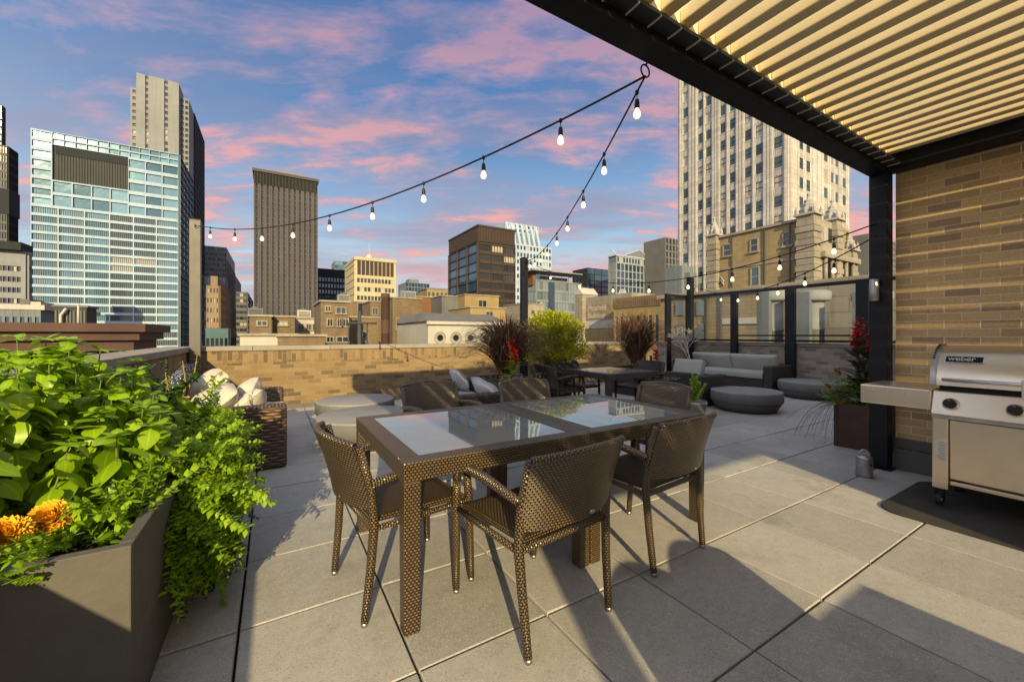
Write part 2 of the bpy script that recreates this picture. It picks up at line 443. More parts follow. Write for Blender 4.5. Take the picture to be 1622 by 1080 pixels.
# ---------------------------------------------------------------- world, sun, camera
SUN_EL = math.radians(20.4)
TRAVEL = Vector((.35, .937, -math.tan(SUN_EL) * 1.0002)).normalized()
EXPO = .75
def world():
    w = bpy.data.worlds.new('World'); SC.world = w; w.use_nodes = True
    t = w.node_tree; t.nodes.clear(); N = NT(t)
    out = t.nodes.new('ShaderNodeOutputWorld')
    d = N.n('TexCoord').outputs['Generated']
    s = N.n('SeparateXYZ', {0: d}); z = s.outputs[2]
    zc = N.math('MAXIMUM', z, 0.0)
    sky = N.n('TexSky', sky_type='NISHITA', sun_disc=False, sun_elevation=SUN_EL, sun_rotation=math.radians(200.5), altitude=200, air_density=1.0, dust_density=1.5, ozone_density=2.0)
    k = 10.0 / (2 ** EXPO)            # colours below are as the picture shows them; Background strength is .1
    grad = N.ramp(zc, [(0, (.52, .42, .44)), (.05, (.62, .70, .73)), (.15, (.52, .74, .82)), (.28, (.31, .49, .72)), (.42, (.14, .29, .55)), (.60, (.055, .18, .45)), (.85, (.10, .22, .46))])
    # cloud layer: the direction projected on a plane overhead, so the streaks flatten towards the horizon
    den = N.math('ADD', zc, .13)
    px = N.math('DIVIDE', s.outputs[0], den); py = N.math('DIVIDE', s.outputs[1], den)
    rot = N.n('CombineXYZ', {0: N.math('ADD', N.math('MULTIPLY', px, CC), N.math('MULTIPLY', py, -SS)), 1: N.math('ADD', N.math('MULTIPLY', px, SS), N.math('MULTIPLY', py, CC))}).outputs[0]
    def lay(loc, sc, r, scale, det, rough, dist):
        return N.noise(N.n('Mapping', {'Vector': rot, 'Scale': sc, 'Location': loc, 'Rotation': (0, 0, r)}).outputs[0], scale, det, rough, dist)
    cover = N.math('MULTIPLY_ADD', lay((2.3, 1.1, 0), (1, 1, 1), 0, .42, 2, .5, 0), .5, N.math('MULTIPLY', s.outputs[0], .10))
    n1 = N.math('ADD', lay((4.6, 2.9, 0), (.75, 1.9, 1), .30, 2.3, 9, .62, .3), N.math('SUBTRACT', cover, .25))
    n2 = lay((1.7, 8.2, 0), (.55, 1.4, 1), .2, 1.0, 8, .62, .4)
    n3 = lay((9.1, 4.4, 0), (.8, 1.3, 1), .3, 4.2, 6, .6, .2)
    lav = N.ramp(n2, [(.42, 0.0), (.60, 1.0)])
    pk = N.math('MULTIPLY_ADD', N.math('SUBTRACT', n3, .5), .46, n1)
    pink = N.ramp(pk, [(.475, 0.0), (.545, .42), (.64, .95)])
    core = N.ramp(pk, [(.56, 0.0), (.66, 1.0)])
    c = N.mix(N.math('MULTIPLY', lav, N.ramp(zc, [(.04, .85), (.3, .85), (.6, .75)])), grad, N.mix(N.ramp(zc, [(.05, 0.0), (.5, 1.0)]), (.46, .43, .53), (.27, .27, .41)))
    pinkc = N.mix(core, (.58, .40, .48), (.96, .44, .37))
    pinkc = N.mix(N.ramp(zc, [(.30, 0.0), (.62, .55)]), pinkc, (.42, .28, .46))
    c = N.mix(N.math('MULTIPLY', pink, N.ramp(zc, [(0, .85), (.3, .92), (.65, .6)])), c, pinkc)
    # warm band near the horizon, broken into patches
    band = N.math('MULTIPLY', N.ramp(zc, [(.0, 1.0), (.10, .9), (.22, 0.0)]), N.ramp(lay((3.2, .7, 0), (.6, 1.6, 1), .1, .55, 4, .5, .2), [(.48, 0.0), (.58, 1.0)]))
    c = N.mix(N.math('MULTIPLY', band, .8), c, (.88, .36, .27))
    # fill glow added to the unseen sky behind the camera, west of the low sun
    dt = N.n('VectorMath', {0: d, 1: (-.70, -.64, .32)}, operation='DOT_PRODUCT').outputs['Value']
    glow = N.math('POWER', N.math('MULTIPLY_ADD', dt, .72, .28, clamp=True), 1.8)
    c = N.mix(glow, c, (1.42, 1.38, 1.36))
    zen = N.ramp(z, [(.68, 0.0), (.95, 1.0)])
    c = N.mix(zen, c, (.62, .70, .80))
    c = N.mix(N.ramp(N.math('MULTIPLY_ADD', z, 1.0, .5), [(.47, 1.0), (.5, 0.0)]), c, (.20, .18, .16))
    c = N.mix(1.0, c, (k, k, k), 'MULTIPLY')
    c = N.mix(.06, c, sky.outputs[0])
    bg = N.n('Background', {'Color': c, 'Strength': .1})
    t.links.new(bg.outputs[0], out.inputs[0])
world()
sl = bpy.data.lights.new('sun', 'SUN'); sl.energy = 4.3; sl.angle = math.radians(.4); sl.color = (1.0, .78, .40)
so = bpy.data.objects.new('sun', sl); COL.objects.link(so); so.rotation_euler = TRAVEL.to_track_quat('-Z', 'Y').to_euler(); so.location = (-5, -12, 9)
cd = bpy.data.cameras.new('camera'); co_ = bpy.data.objects.new('camera', cd); COL.objects.link(co_)
co_.location = (0, 0, EYE); co_.rotation_euler = (PI / 2, 0, -YAW)
cd.sensor_width = 36; cd.lens = 36 * FPX / 1622; cd.shift_y = -(540 - HYP) / 1622; cd.clip_end = 6000; cd.clip_start = .02
SC.camera = co_
SC.view_settings.view_transform = 'Standard'; SC.view_settings.look = 'None'; SC.view_settings.gamma = 1; SC.view_settings.exposure = EXPO
SC.cycles.max_bounces = 8; SC.cycles.transparent_max_bounces = 16; SC.cycles.sample_clamp_indirect = 6
try:
    SC.cycles.use_denoising = True
except Exception: pass

# ---------------------------------------------------------------- ground and terrace floor
GZ = -62.0
mb = MB(); mb.add([(-3000,-3000,GZ),(3000,-3000,GZ),(3000,3000,GZ),(-3000,3000,GZ)], [(0,1,2,3)])
tag(mb.build('ground', stone('city_asphalt', (.07, .07, .07))), kind='structure')
XL, XR, YF, YJ, XJ = -1.13, 10.25, 7.97, 7.15, 9.17
mb = MB(); mb.box(-1.6, 13, -9, 8.5, -.6, -.05)
tag(mb.build('roof_deck', K['joint']), kind='structure')
mb = MB(); P = .6055; g = .0055; bv = .004
for i in range(-4, 19):
    for j in range(-16, 12):
        x0, y0 = 1.689 + (i - 3) * P, 1.495 + (j - 1) * P
        x1, y1 = x0 + P, y0 + P
        if x1 < XL or x0 > XR or y0 > YF: continue
        if y1 < -8.4: continue
        x0, y0, x1, y1 = x0 + g, y0 + g, x1 - g, y1 - g
        dz = [rnd.uniform(-.0022, .0022) + rnd.uniform(-.0008, .0008) for _ in range(4)]
        b = [(x0,y0,-.045),(x1,y0,-.045),(x1,y1,-.045),(x0,y1,-.045)]
        m = [(x0,y0,-bv+dz[0]),(x1,y0,-bv+dz[1]),(x1,y1,-bv+dz[2]),(x0,y1,-bv+dz[3])]
        t = [(x0+bv,y0+bv,dz[0]),(x1-bv,y0+bv,dz[1]),(x1-bv,y1-bv,dz[2]),(x0+bv,y1-bv,dz[3])]
        fs = [(8,9,10,11)]
        for a in range(4):
            c = (a + 1) % 4
            fs += [(a, c, 4+c, 4+a), (4+a, 4+c, 8+c, 8+a)]
        mb.add(b + m + t, fs)
tag(mb.build('terrace_floor', K['paver']), kind='structure')

# ---------------------------------------------------------------- parapet walls
def parapet(label, x0, x1, y0, y1, cx0, cx1, cy0, cy1, bm='brick', face='y'):
    r = thing('parapet_wall', label, 'wall', ((x0+x1)/2, (y0+y1)/2, 0))
    ox, oy = (x0+x1)/2, (y0+y1)/2
    def bx(a0, a1, b0, b1, z0, z1):
        q = MB(); q.box(a0, a1, b0, b1, z0, z1)
        for i, v in enumerate(q.v): q.v[i] = (v[0]-ox, v[1]-oy, v[2])
        return q
    bx(x0, x1, y0, y1, -.5, .815).build('brickwork', K[bm], r)
    e = .004
    q = bx(x0-e, x1+e, y0-e, y1+e, .815, 1.02)
    q.build('soldier_course', K['soldier'] if bm == 'brick' else K[bm], r)
    # coping in separate stones with joints
    L = (x1-x0) if face == 'y' else (y1-y0)
    n = max(1, round(L / 1.22)); cm = MB()
    for i in range(n):
        a, b = i / n, (i + 1) / n
        if face == 'y': cm.box(cx0 + (cx1-cx0)*a + .003 - ox, cx0 + (cx1-cx0)*b - .003 - ox, cy0 - oy, cy1 - oy, 1.0201, 1.095)
        else: cm.box(cx0 - ox, cx1 - ox, cy0 + (cy1-cy0)*a + .003 - oy, cy0 + (cy1-cy0)*b - .003 - oy, 1.0201, 1.095)
    cm.build('coping', K['cap'], r, bevel=.006)
    bx(x0-.012, x1+.012, y0-.012, y1+.012, 0, .07).build('base_flashing', K['plinth'], r)
    return r
parapet('sunlit tan brick parapet with pale stone coping across the far side of the terrace', XL - .30, XJ, YF, YF + .32, XL - .34, XJ + .02, YF - .03, YF + .35)
parapet('tan brick parapet along the left side behind the herb planter', XL - .32, XL, -7.5, YF - .004, XL - .36, XL + .03, -7.5, YF - .034, face='x')
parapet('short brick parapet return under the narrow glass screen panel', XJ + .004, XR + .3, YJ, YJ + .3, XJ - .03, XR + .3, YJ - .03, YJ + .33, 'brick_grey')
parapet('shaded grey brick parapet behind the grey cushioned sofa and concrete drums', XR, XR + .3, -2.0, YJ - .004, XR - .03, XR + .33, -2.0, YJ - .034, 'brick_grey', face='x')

# ---------------------------------------------------------------- roof building on the right with the grill against it
r = thing('brick_wall', 'tall tan brick wall of the roof house behind the grill', 'wall', (5.15, 0, 0))
mb = MB(); mb.box(0.012, 4.4, -8.4, 1.40, .30, 3.45); mb.build('brickwork', K['brick_near'], r)
mb = MB(); mb.box(0.0, 4.41, -8.4, 1.406, .2, .2995); mb.build('ledge', K['plinth'], r, bevel=.01)
mb = MB(); mb.box(-.03, 4.42, -8.4, 1.41, -.02, .1995); mb.build('plinth', K['plinth'], r, bevel=.008)
# roof house behind the photographer: it shades the right of the terrace
r = thing('roof_house', 'tan brick roof house behind the pergola', 'house', (6, -6.2, 0))
mb = MB(); mb.box(-4.22, 4, -3, 1.2, 0, 3.2); mb.build('wall', K['brick_near'], r)
mb = MB(); mb.box(-4.26, 4.04, -3.04, 1.24, 3.2, 3.3); mb.build('coping', K['cap'], r)

# ---------------------------------------------------------------- pergola
PX0, PX1, PY0, PY1, PZ = -1.12, 5.146, -4.85, 1.555, 2.83
r = thing('pergola', 'black steel pergola with cream louvred roof beside the brick wall', 'pergola', (PX0, PY1, 0))
def pg(x0, x1, y0, y1, z0, z1):
    q = MB(); q.box(x0-PX0, x1-PX0, y0-PY1, y1-PY1, z0, z1); return q
pw = .14
for (x, y) in ((PX1 - pw, PY1 - pw), (PX0, PY0), (PX1 - pw, PY0)):
    p = pg(x, x + pw, y, y + pw, .012, PZ).build('post', K['black'], r, bevel=.006)
    pg(x - .03, x + pw + .0, y - .03, y + pw + .03, 0, .012).build('foot_plate', K['black'], p)
BH = .27
pg(PX0, PX1, PY1 - pw, PY1, PZ, PZ + BH).build('beam', K['black'], r, bevel=.006)
pg(PX0, PX1, PY0, PY0 + pw, PZ, PZ + BH).build('beam', K['black'], r, bevel=.006)
pg(PX1 - .14, PX1, PY0 + pw, PY1 - pw, PZ + .002, PZ + BH).build('beam', K['black'], r, bevel=.006)
pg(PX0, PX0 + pw, PY0 + pw, PY1 - pw, PZ + .002, PZ + BH).build('beam', K['black'], r, bevel=.006)
# gutter ledge along the inside of the front beam with brackets
pg(PX0 + pw, PX1 - .14, PY1 - pw - .085, PY1 - pw, PZ + .055, PZ + .075).build('gutter', K['gutter'], r)
LP = .1585; LB = .079; LH = .081; LZ = PZ + .150
xs = []
x = PX0 + pw + .03
while x + LB < PX1 - .15:
    xs.append(x); x += LP
bk = None
for x in xs:
    if bk is None:
        tk = MB(); tk.box(0, .006, -pw - .0855, -pw - .0005, PZ + .046, PZ + .0548); bk = tk.build('bracket', K['white_trim'], r, loc=(x + LB - PX0, 0, 0))
    else:
        o = bk.copy(); COL.objects.link(o); o.parent = r; o.location = (x + LB - PX0, 0, 0)
lm = None
for x in xs:
    if lm is None:
        q = MB(); q.box(0, LB, PY0 + pw - PY1 + .01, -pw - .02, 0, LH)
        o = q.build('louvre', K['louvre'], r, loc=(x - PX0, 0, LZ), bevel=.008); lm = o
    else:
        o = lm.copy(); COL.objects.link(o); o.parent = r; o.location = (x - PX0, 0, LZ)
pg(PX0 + pw, PX1 - .14, PY1 - pw - .019, PY1 - pw - .004, PZ + .077, PZ + BH).build('inner_fascia', K['louvre'], r)
# wall lamp on the post
r = thing('wall_lamp', 'brushed steel cylinder lamp mounted on the black pergola post', 'lamp', (5.0, 1.47, 1.72))
q = MB(); q.lathe([(.033, 0), (.036, .004), (.036, .206), (.033, .21)], 24, (-.036, .03, -.11)); q.build('shade', K['steel_dull'], r)
q = MB(); q.box(-.012, .0055, .01, .05, -.03, .03); q.build('bracket', K['black'], r)

# ---------------------------------------------------------------- glass wind screen on the right parapet
r = thing('glass_screen', 'black framed glass wind screen standing on the grey brick parapet', 'screen', (XR, YJ, 0))
def gs(x0, x1, y0, y1, z0, z1):
    q = MB(); q.box(x0-XR, x1-XR, y0-YJ, y1-YJ, z0, z1); return q
ZT = 2.40
xa = XR - .05
ys = [on_x(p, 500, xa).y for p in (1092, 1165, 1254, 1368)] + [1.6]
for i, y in enumerate(ys):
    w = (.06, .08, .10, .10, .08)[i]
    gs(xa - .10, xa - .004, y - w, y + w, .0, ZT).build('post', K['black'], r, bevel=.004)
for i in range(4):
    a, b = ys[i + 1] + .09, ys[i] - .09
    gs(xa - .08, xa - .02, a, b, ZT - .075, ZT - .002).build('top_rail', K['black'], r)
    gs(xa - .08, xa - .02, a, b, 1.12, 1.17).build('bottom_rail', K['black'], r)
    if i in (1, 2): gs(xa - .075, xa - .025, a, b, 1.25, 1.285).build('middle_rail', K['black'], r)
    gs(xa - .056, xa - .044, a, b, 1.172, ZT - .077).build('glass_pane', K['screen_glass'], r)
yb = YJ + .02
xb = [on_y(1058, 500, yb).x]
gs(xb[0] - .08, xb[0] + .08, yb - .05, yb + .05, 0.0, ZT).build('post', K['black'], r, bevel=.004)
gs(xb[0] + .08, xa - .1, yb - .03, yb + .03, ZT - .075, ZT - .002).build('top_rail', K['black'], r)
gs(xb[0] + .08, xa - .1, yb - .03, yb + .03, 1.12, 1.17).build('bottom_rail', K['black'], r)
gs(xb[0] + .08, xa - .1, yb - .006, yb + .006, 1.172, ZT - .077).build('glass_pane', K['screen_glass'], r)

# ---------------------------------------------------------------- light poles and string lights
def pole(x, y, h, m, label):
    r = thing('light_pole', label, 'pole', (x, y, 0))
    q = MB(); q.box(-.07, .07, -.07, .07, 0, h); q.build('shaft', m, r, bevel=.005)
    q = MB(); q.box(-.074, .074, -.074, .074, h, h + .012); q.build('cap', K['black'], r)
    q = MB(); q.tube([(.0, -.071, h - .08), (0, -.10, h - .08), (.03, -.12, h - .1), (0, -.10, h - .12), (0, -.071, h - .1)], .006, 6); q.build('hook', K['black'], r)
    return r
pole(-1.03, YF - .11, 3.06, K['pole'], 'grey square light pole in the corner behind the wicker sofa')
pole(5.04, YF - .11, 3.07, K['black'], 'black light pole at the far parapet behind the ornamental grass')
pole(XR - .2, YJ - .12, 2.86, K['black'], 'short black light pole in the corner of the glass screen')
_sock = None
def strand(label, pts_px, P0, P1, bulbs, group='strings of lit bulbs'):
    """a sagging cord from P0 to P1; bulbs = parameters along it"""
    r = thing('string_light', label, 'string light', P0)
    P0 = Vector(P0); P1 = Vector(P1)
    sag = pts_px
    def at(t):
        p = P0.lerp(P1, t); p.z -= sag * 4 * t * (1 - t); return p - P0
    q = MB(); q.tube([at(i / 60) for i in range(61)], .0065, 6); q.build('cord', K['cord'], r)
    global _sock
    for t in bulbs:
        p = at(t)
        if _sock is None:
            q = MB(); q.tube([(0,0,.012),(0,0,-.075)], .0035, 5)
            q.lathe([(.004, -.055), (.016, -.065), (.019, -.085), (.021, -.10), (.021, -.128), (.019, -.136)], 12)
            q.lathe([(.012, .014), (.016, .006), (.016, -.012), (.007, -.024)], 10)
            me = q.mesh('socket', K['cord'])
            q = MB(); q.lathe([(.013, -.136), (.017, -.148), (.026, -.168), (.029, -.185), (.026, -.202), (.015, -.214), (.0, -.217)], 14)
            mb_ = q.mesh('bulb', K['bulb_glass'])
            _sock = (me, mb_)
        s = mesh_copy(_sock[0], 'socket', r, p, scale=(.74, .74, .74))
        mesh_copy(_sock[1], 'bulb', s)
    return r
def proj(p):
    r = p[0] * CC - p[1] * SS; f = p[0] * SS + p[1] * CC
    return CXP + FPX * r / f, HYP - FPX * (p[2] - EYE) / f
def tfor(P0, P1, px):
    lo, hi = 0.0, 1.0; P0 = Vector(P0); P1 = Vector(P1)
    s = proj(P0)[0] < proj(P1)[0]
    for _ in range(50):
        m = (lo + hi) / 2
        if (proj(P0.lerp(P1, m))[0] < px) == s: lo = m
        else: hi = m
    return (lo + hi) / 2
HOOK = on_y(1022, 121, PY1 + .03)
rr = thing('hook_ring', 'round hook ring holding the light strings under the pergola beam', 'hook', HOOK)
q = MB(); q.tube([(.035 * math.cos(a / 16 * 2 * PI), 0, .03 + .035 * math.sin(a / 16 * 2 * PI)) for a in range(17)], .005, 6); q.build('ring', K['black'], rr)
q = MB(); q.tube([(0, -.002, .062), (0, -.03, .075)], .006, 6); q.build('stem', K['black'], rr)
A0 = Vector((-.98, YF - .2, 2.97)); B0 = Vector((5.04, YF - .2, 3.0)); PE = Vector((5.0, 1.50, 2.36)); PE2 = Vector((5.0, 1.50, 2.24)); D0 = Vector((XR - .25, YJ - .2, 2.72))
strand('longest string of lit bulbs, from the grey corner pole up to the pergola beam', .35, A0, HOOK, [tfor(A0, HOOK, p) for p in (333, 372, 415, 464, 522, 590, 671, 766, 888)])
strand('string of lit bulbs running from the pergola beam down to the black far pole', .27, HOOK, B0, [tfor(HOOK, B0, p) for p in (1009, 957, 924, 899, 882, 867, 856, 847, 840)])
strand('upper string of lit bulbs crossing low over the glass screen to the pergola post', .55, B0, PE, [tfor(B0, PE, p) for p in (872, 918, 971, 1028, 1090, 1160, 1235, 1321)])
strand('shortest string of lit bulbs just above the top rail of the glass screen', .42, D0, PE2, [tfor(D0, PE2, p) for p in (1142, 1169, 1200, 1232, 1275, 1321, 1381)])
# ---------------------------------------------------------------- the city
G = {}
G['blue'] = pane_mat('blue_curtain_glass', (.03, .085, .13), (.13, .25, .34), .1, 0, .7, .3)
G['slate'] = pane_mat('slate_curtain_glass', (.012, .022, .028), (.04, .06, .07), .1, .06, .7, .2)
G['blue_dark'] = pane_mat('deep_blue_glass', (.012, .03, .06), (.04, .09, .16), .08, 0, 1.0, .3)
G['dark'] = pane_mat('dark_window_glass', (.008, .010, .014), (.035, .04, .05), .1, .12)
G['black'] = pane_mat('black_window_glass', (.004, .005, .007), (.012, .014, .018), .1, 0)
G['teal'] = pane_mat('green_window_glass', (.01, .018, .02), (.03, .07, .085), .1, .2)
G['grey'] = pane_mat('grey_window_glass', (.06, .075, .09), (.16, .2, .23), .1, .05)
S = {}
S['white'] = stone('white_aluminium_panel', (.56, .74, .96), .1, .1)
S['glassframe'] = stone('pale_mullion', (.28, .36, .42), .1, .1)
S['duct'] = stone('weathered_zinc', (.40, .41, .42), .15, 2.0)
S['midwhite'] = stone('blue_white_frame', (.42, .48, .54), .1, .1)
S['conc'] = stone('pale_concrete', (.36, .385, .42), .12, .12)
S['conc_b'] = stone('buff_concrete', (.40, .33, .25), .15, .12)
S['brownstone'] = stone('brown_granite', (.125, .115, .122), .15, .1)
S['greypanel'] = stone('grey_metal_panel', (.075, .082, .085), .1, .2)
S['navy'] = stone('dark_navy_cladding', (.018, .026, .036), .2, .1)
S['cream'] = stone('cream_brick_cladding', (.72, .63, .40), .08, .1)
S['corten'] = stone('rusted_steel_cladding', (.075, .05, .043), .15, .1)
S['terra'] = stone('white_terracotta', (.80, .77, .74), .14, .3, block=(1.6, .8, .03), streak=.4)
S['terra_grey'] = stone('greyer_terracotta', (.56, .535, .51), .14, .3, streak=.4)
S['tan'] = stone('tan_brick_wall', (.46, .35, .19), .16, .25, block=(.46, .15, .012), streak=.35)
S['tan2'] = stone('yellow_tan_wall', (.44, .33, .15), .15, .3, streak=.3)
S['tan3'] = stone('brown_tan_wall', (.27, .195, .115), .18, .25, block=(.46, .15, .012), streak=.45)
S['lime'] = stone('limestone_blocks', (.46, .42, .34), .14, .3, block=(1.1, .5, .02), streak=.4)
S['oldtan'] = stone('old_masonry', (.36, .27, .17), .2, .2, streak=.4)
S['rust'] = stone('rusty_brown_cornice', (.12, .065, .05), .2, .5)
S['patina'] = stone('blue_green_painted_wall', (.10, .20, .22), .15, .3)
S['whitewash'] = stone('white_render', (.68, .66, .62), .08, .4, streak=.25)
S['lead'] = stone('grey_roofing', (.20, .20, .20), .15, .5)
S['sheet'] = stone('grey_blue_sheet_metal', (.23, .27, .31), .12, .4)
S['orange'] = stone('orange_brick_patch', (.26, .13, .065), .15, .6)
S['midgrey'] = stone('grey_tower_cladding', (.20, .20, .20), .12, .2)
WIN_CAP = 100
def facade(root, face, x0, x1, y0, y1, z0, z1, nc, nr, wall, glass, pier=.35, span=.4, dep=.25, mx=0.0, mt=0.0, mb_=0.0, zs=None, span_mat=None, nparts=WIN_CAP, wname='window', pier_dep=0.0, skip=None, alt=None):
    """real piers and spandrels in front of recessed panes, on one face of a block (S = towards -Y, E = +X, W = -X)"""
    if face == 'S': a0, a1 = x0, x1; pt = lambda a, z, d: (a, y0 - d, z)
    elif face == 'E': a0, a1 = y0, y1; pt = lambda a, z, d: (x1 + d, a, z)
    else: a0, a1 = y0, y1; pt = lambda a, z, d: (x0 - d, a, z)
    def slab(m, a, b, za, zb, d0, d1):
        p, q = pt(a, za, d0), pt(b, zb, d1)
        m.box(min(p[0], q[0]), max(p[0], q[0]), min(p[1], q[1]), max(p[1], q[1]), za, zb)
    wm = MB(); sm = MB()
    A0, A1 = a0 + mx, a1 - mx; Z0, Z1 = z0 + mb_, z1 - mt
    cw = (A1 - A0) / nc; rh = (Z1 - Z0) / nr
    pw = cw * pier; sh = rh * span
    if mx > .01:
        slab(wm, a0, A0, z0, z1, 0, dep + pier_dep * .5); slab(wm, A1, a1, z0, z1, 0, dep + pier_dep * .5)
    if mt > .01: slab(wm, A0, A1, Z1, z1, 0, dep + pier_dep * .5 - .003)
    if mb_ > .01: slab(wm, A0, A1, z0, Z0, 0, dep + pier_dep * .5 - .003)
    if pier > 0:
        for i in range(nc + 1):
            c = A0 + i * cw
            slab(wm, max(A0, c - pw / 2), min(A1, c + pw / 2), Z0, Z1, 0, dep + pier_dep)
    tgt = sm if span_mat else wm
    for j in range(nr + 1):
        c = Z0 + j * rh
        if pier > 0:
            for i in range(nc):
                slab(tgt, A0 + i * cw + pw / 2, A0 + (i + 1) * cw - pw / 2, max(Z0, c - sh / 2), min(Z1, c + sh / 2), 0, dep - .02)
        else:
            slab(tgt, A0, A1, max(Z0, c - sh / 2), min(Z1, c + sh / 2), 0, dep - .02)
    ob = wm.build('wall_grid', wall, root) if wm.v else None
    if span_mat and sm.v: sm.build('spandrel_grid', span_mat, root)
    # panes
    gl = []
    for j in range(nr):
        for i in range(nc):
            if skip and skip(i, j): continue
            a = A0 + (i + .5) * cw; z = Z0 + (j + .5) * rh
            w = pt(a, z, 0)
            q = tuple(Vector(root.location) + Matrix.Rotation(root.rotation_euler.z, 3, 'Z') @ Vector(w))
            px, py = proj(q)
            seen = -20 < px < 1640 and -20 < py < 560
            gl.append((0 if seen else 1, Vector(q).length, a, z, bool(alt and alt[1](i, j))))
    gl.sort()
    hw, hh = (cw - pw) / 2, (rh - sh) / 2
    th = min(.06, dep * .4)
    me = None; me2 = None; rest = MB()
    for n, (_, _, a, z, al) in enumerate(gl):
        if n < nparts:
            if me is None:
                q = MB()
                if face == 'S': q.box(-hw, hw, -th, .0, -hh, hh)
                elif face == 'E': q.box(0, th, -hw, hw, -hh, hh)
                else: q.box(-th, 0, -hw, hw, -hh, hh)
                me = q.mesh(wname, glass)
                if alt: me2 = q.mesh(wname, alt[0])
            mesh_copy(me2 if al else me, wname, root, pt(a, z, .004))
        else:
            slab(rest, a - hw, a + hw, z - hh, z + hh, .004, .004 + th)
    if rest.v: tag(rest.build(wname, glass, root), kind='stuff')
def block(name, label, cat, pxl, pxr, ytop, Y, pxs=None, wall=None, zb=GZ, depth=20, group=None, roof=None, core=None):
    """a building whose front face stands at Y=const and spans photo columns pxl..pxr; pxs = far edge of the visible flank"""
    a = on_y(pxl, ytop, Y); b = on_y(pxr, ytop, Y)
    x0, x1, z1 = a.x, b.x, a.z
    y1 = Y + depth
    if pxs is not None:
        if pxs > pxr: y1 = on_x(pxs, 500, x1).y
        else: y1 = on_x(pxs, 500, x0).y
    r = thing(name, label, cat, (x0, Y, 0), 0, group)
    X1, Y1 = x1 - x0, y1 - Y
    m = MB(); m.box(0, X1, 0, Y1, zb, z1); m.build('core', core or wall, r)
    return r, X1, Y1, z1
def boxpart(r, name, m, *b, bevel=0):
    q = MB(); q.box(*b); return q.build(name, m, r, bevel=bevel)
def parap(r, X1, Y1, z, h, m, t=.4, o=.3):
    q = MB()
    q.box(-o, X1 + o, -o, -o + t, z, z + h); q.box(-o, -o + t, -o + t, Y1 + o, z, z + h); q.box(X1 + o - t, X1 + o, -o + t, Y1 + o, z, z + h); q.box(-o + t, X1 + o - t, Y1 + o - t, Y1 + o, z, z + h)
    q.build('roof_edge', m, r)

# --- far left slivers
r, X, Y, Z = block('dark_tower', 'darkest blue tower cut by the left edge of the photo', 'tower', -60, 4, 155, 210, wall=S['navy'], depth=2)
facade(r, 'S', 0, X, 0, Y, -20, Z, 8, 40, S['navy'], G['blue_dark'], .25, .2, .3, nparts=40)
r, X, Y, Z = block('dark_tower', 'dark grey tower with black belt behind the striped office block', 'tower', -50, 12, 222, 190, pxs=27, wall=S['midgrey'])
facade(r, 'S', 0, X, 0, Y, -20, Z, 14, 30, S['midgrey'], G['dark'], .3, .25, .3, nparts=40)
facade(r, 'E', 0, X, 0, Y, -20, Z, 8, 30, S['navy'], G['blue_dark'], .3, .25, .3, nparts=40)
boxpart(r, 'belt', S['navy'], -.5, X + .5, -.5, Y + .4, on_y(12, 340, 190).z, on_y(12, 300, 190).z)
r, X, Y, Z = block('office_block', 'low office block with white and tan horizontal window stripes', 'office block', -40, 42, 393, 120, pxs=47, wall=S['conc_b'])
facade(r, 'S', 0, X, 0, Y, -8, Z, 9, 11, S['conc'], G['dark'], .12, .52, .35, mt=2.5, mx=.6)
facade(r, 'E', 0, X, 0, Y, -8, Z, 4, 11, S['conc'], G['dark'], .12, .52, .35, mt=2.5)
boxpart(r, 'plant_room', S['navy'], X * .3, X * .98, 3, Y - 3, Z, Z + 1.6)
# --- near left roofs
r, X, Y, Z = block('low_building', 'low pale grey roof building left of the mechanical penthouse', 'building', -30, 66, 489, 60, wall=S['sheet'], depth=15)
parap(r, X, Y, Z, .5, S['whitewash'])
boxpart(r, 'roof_unit', S['lead'], X * .45, X * .62, 2, 5, Z, Z + 1.2); boxpart(r, 'roof_unit', S['whitewash'], X * .72, X * .9, 1, 4, Z, Z + .9)
facade(r, 'S', 0, X, 0, Y, -6, Z, 8, 3, S['sheet'], G['blue_dark'], .4, .45, .2)
r, X, Y, Z = block('mechanical_penthouse', 'grey metal penthouse with a white pipe on the brown cornice building', 'penthouse', 86, 137, 486, 42, pxs=153, wall=S['greypanel'])
q = MB()
for i in range(9): q.box(X * i / 9 + .05, X * (i + 1) / 9 - .05, -.06, 0, -4, Z - .25)
q.build('siding', S['midgrey'], r); parap(r, X, Y, Z, .15, S['lead'], .2, .1)
q = MB(); q.tube([(X * .25, -.3, -2), (X * .25, -.3, Z - .6), (X * .42, -.3, Z - .1)], .09, 8); q.build('pipe', S['whitewash'], r)
r, X, Y, Z = block('cornice_building', 'brown building with a heavy stepped cornice behind the basil', 'building', -60, 196, 519, 20, pxs=228, wall=S['rust'])
for i, (o, za, zb) in enumerate(((.75, -.12, .18), (.55, -.42, -.12), (.35, -.8, -.42), (.2, -1.4, -.8))):
    boxpart(r, 'cornice', S['rust'], -o, X + o, -o, Y + o, Z + za, Z + zb - .004)
q = MB()
for i in range(60): q.box(X * i / 60, X * i / 60 + .12, -.5, -.2, Z - 1.0, Z - .81)
q.build('dentil', S['rust'], r)
facade(r, 'S', 0, X, 0, Y, -8, Z - 1.4, 12, 2, S['oldtan'], G['dark'], .45, .45, .18)
q = MB(); q.tube([(X - 1.3, .4, Z), (X - 1.3, .4, Z + .9)], .03, 6); q.build('vent_pipe', S['whitewash'], r)
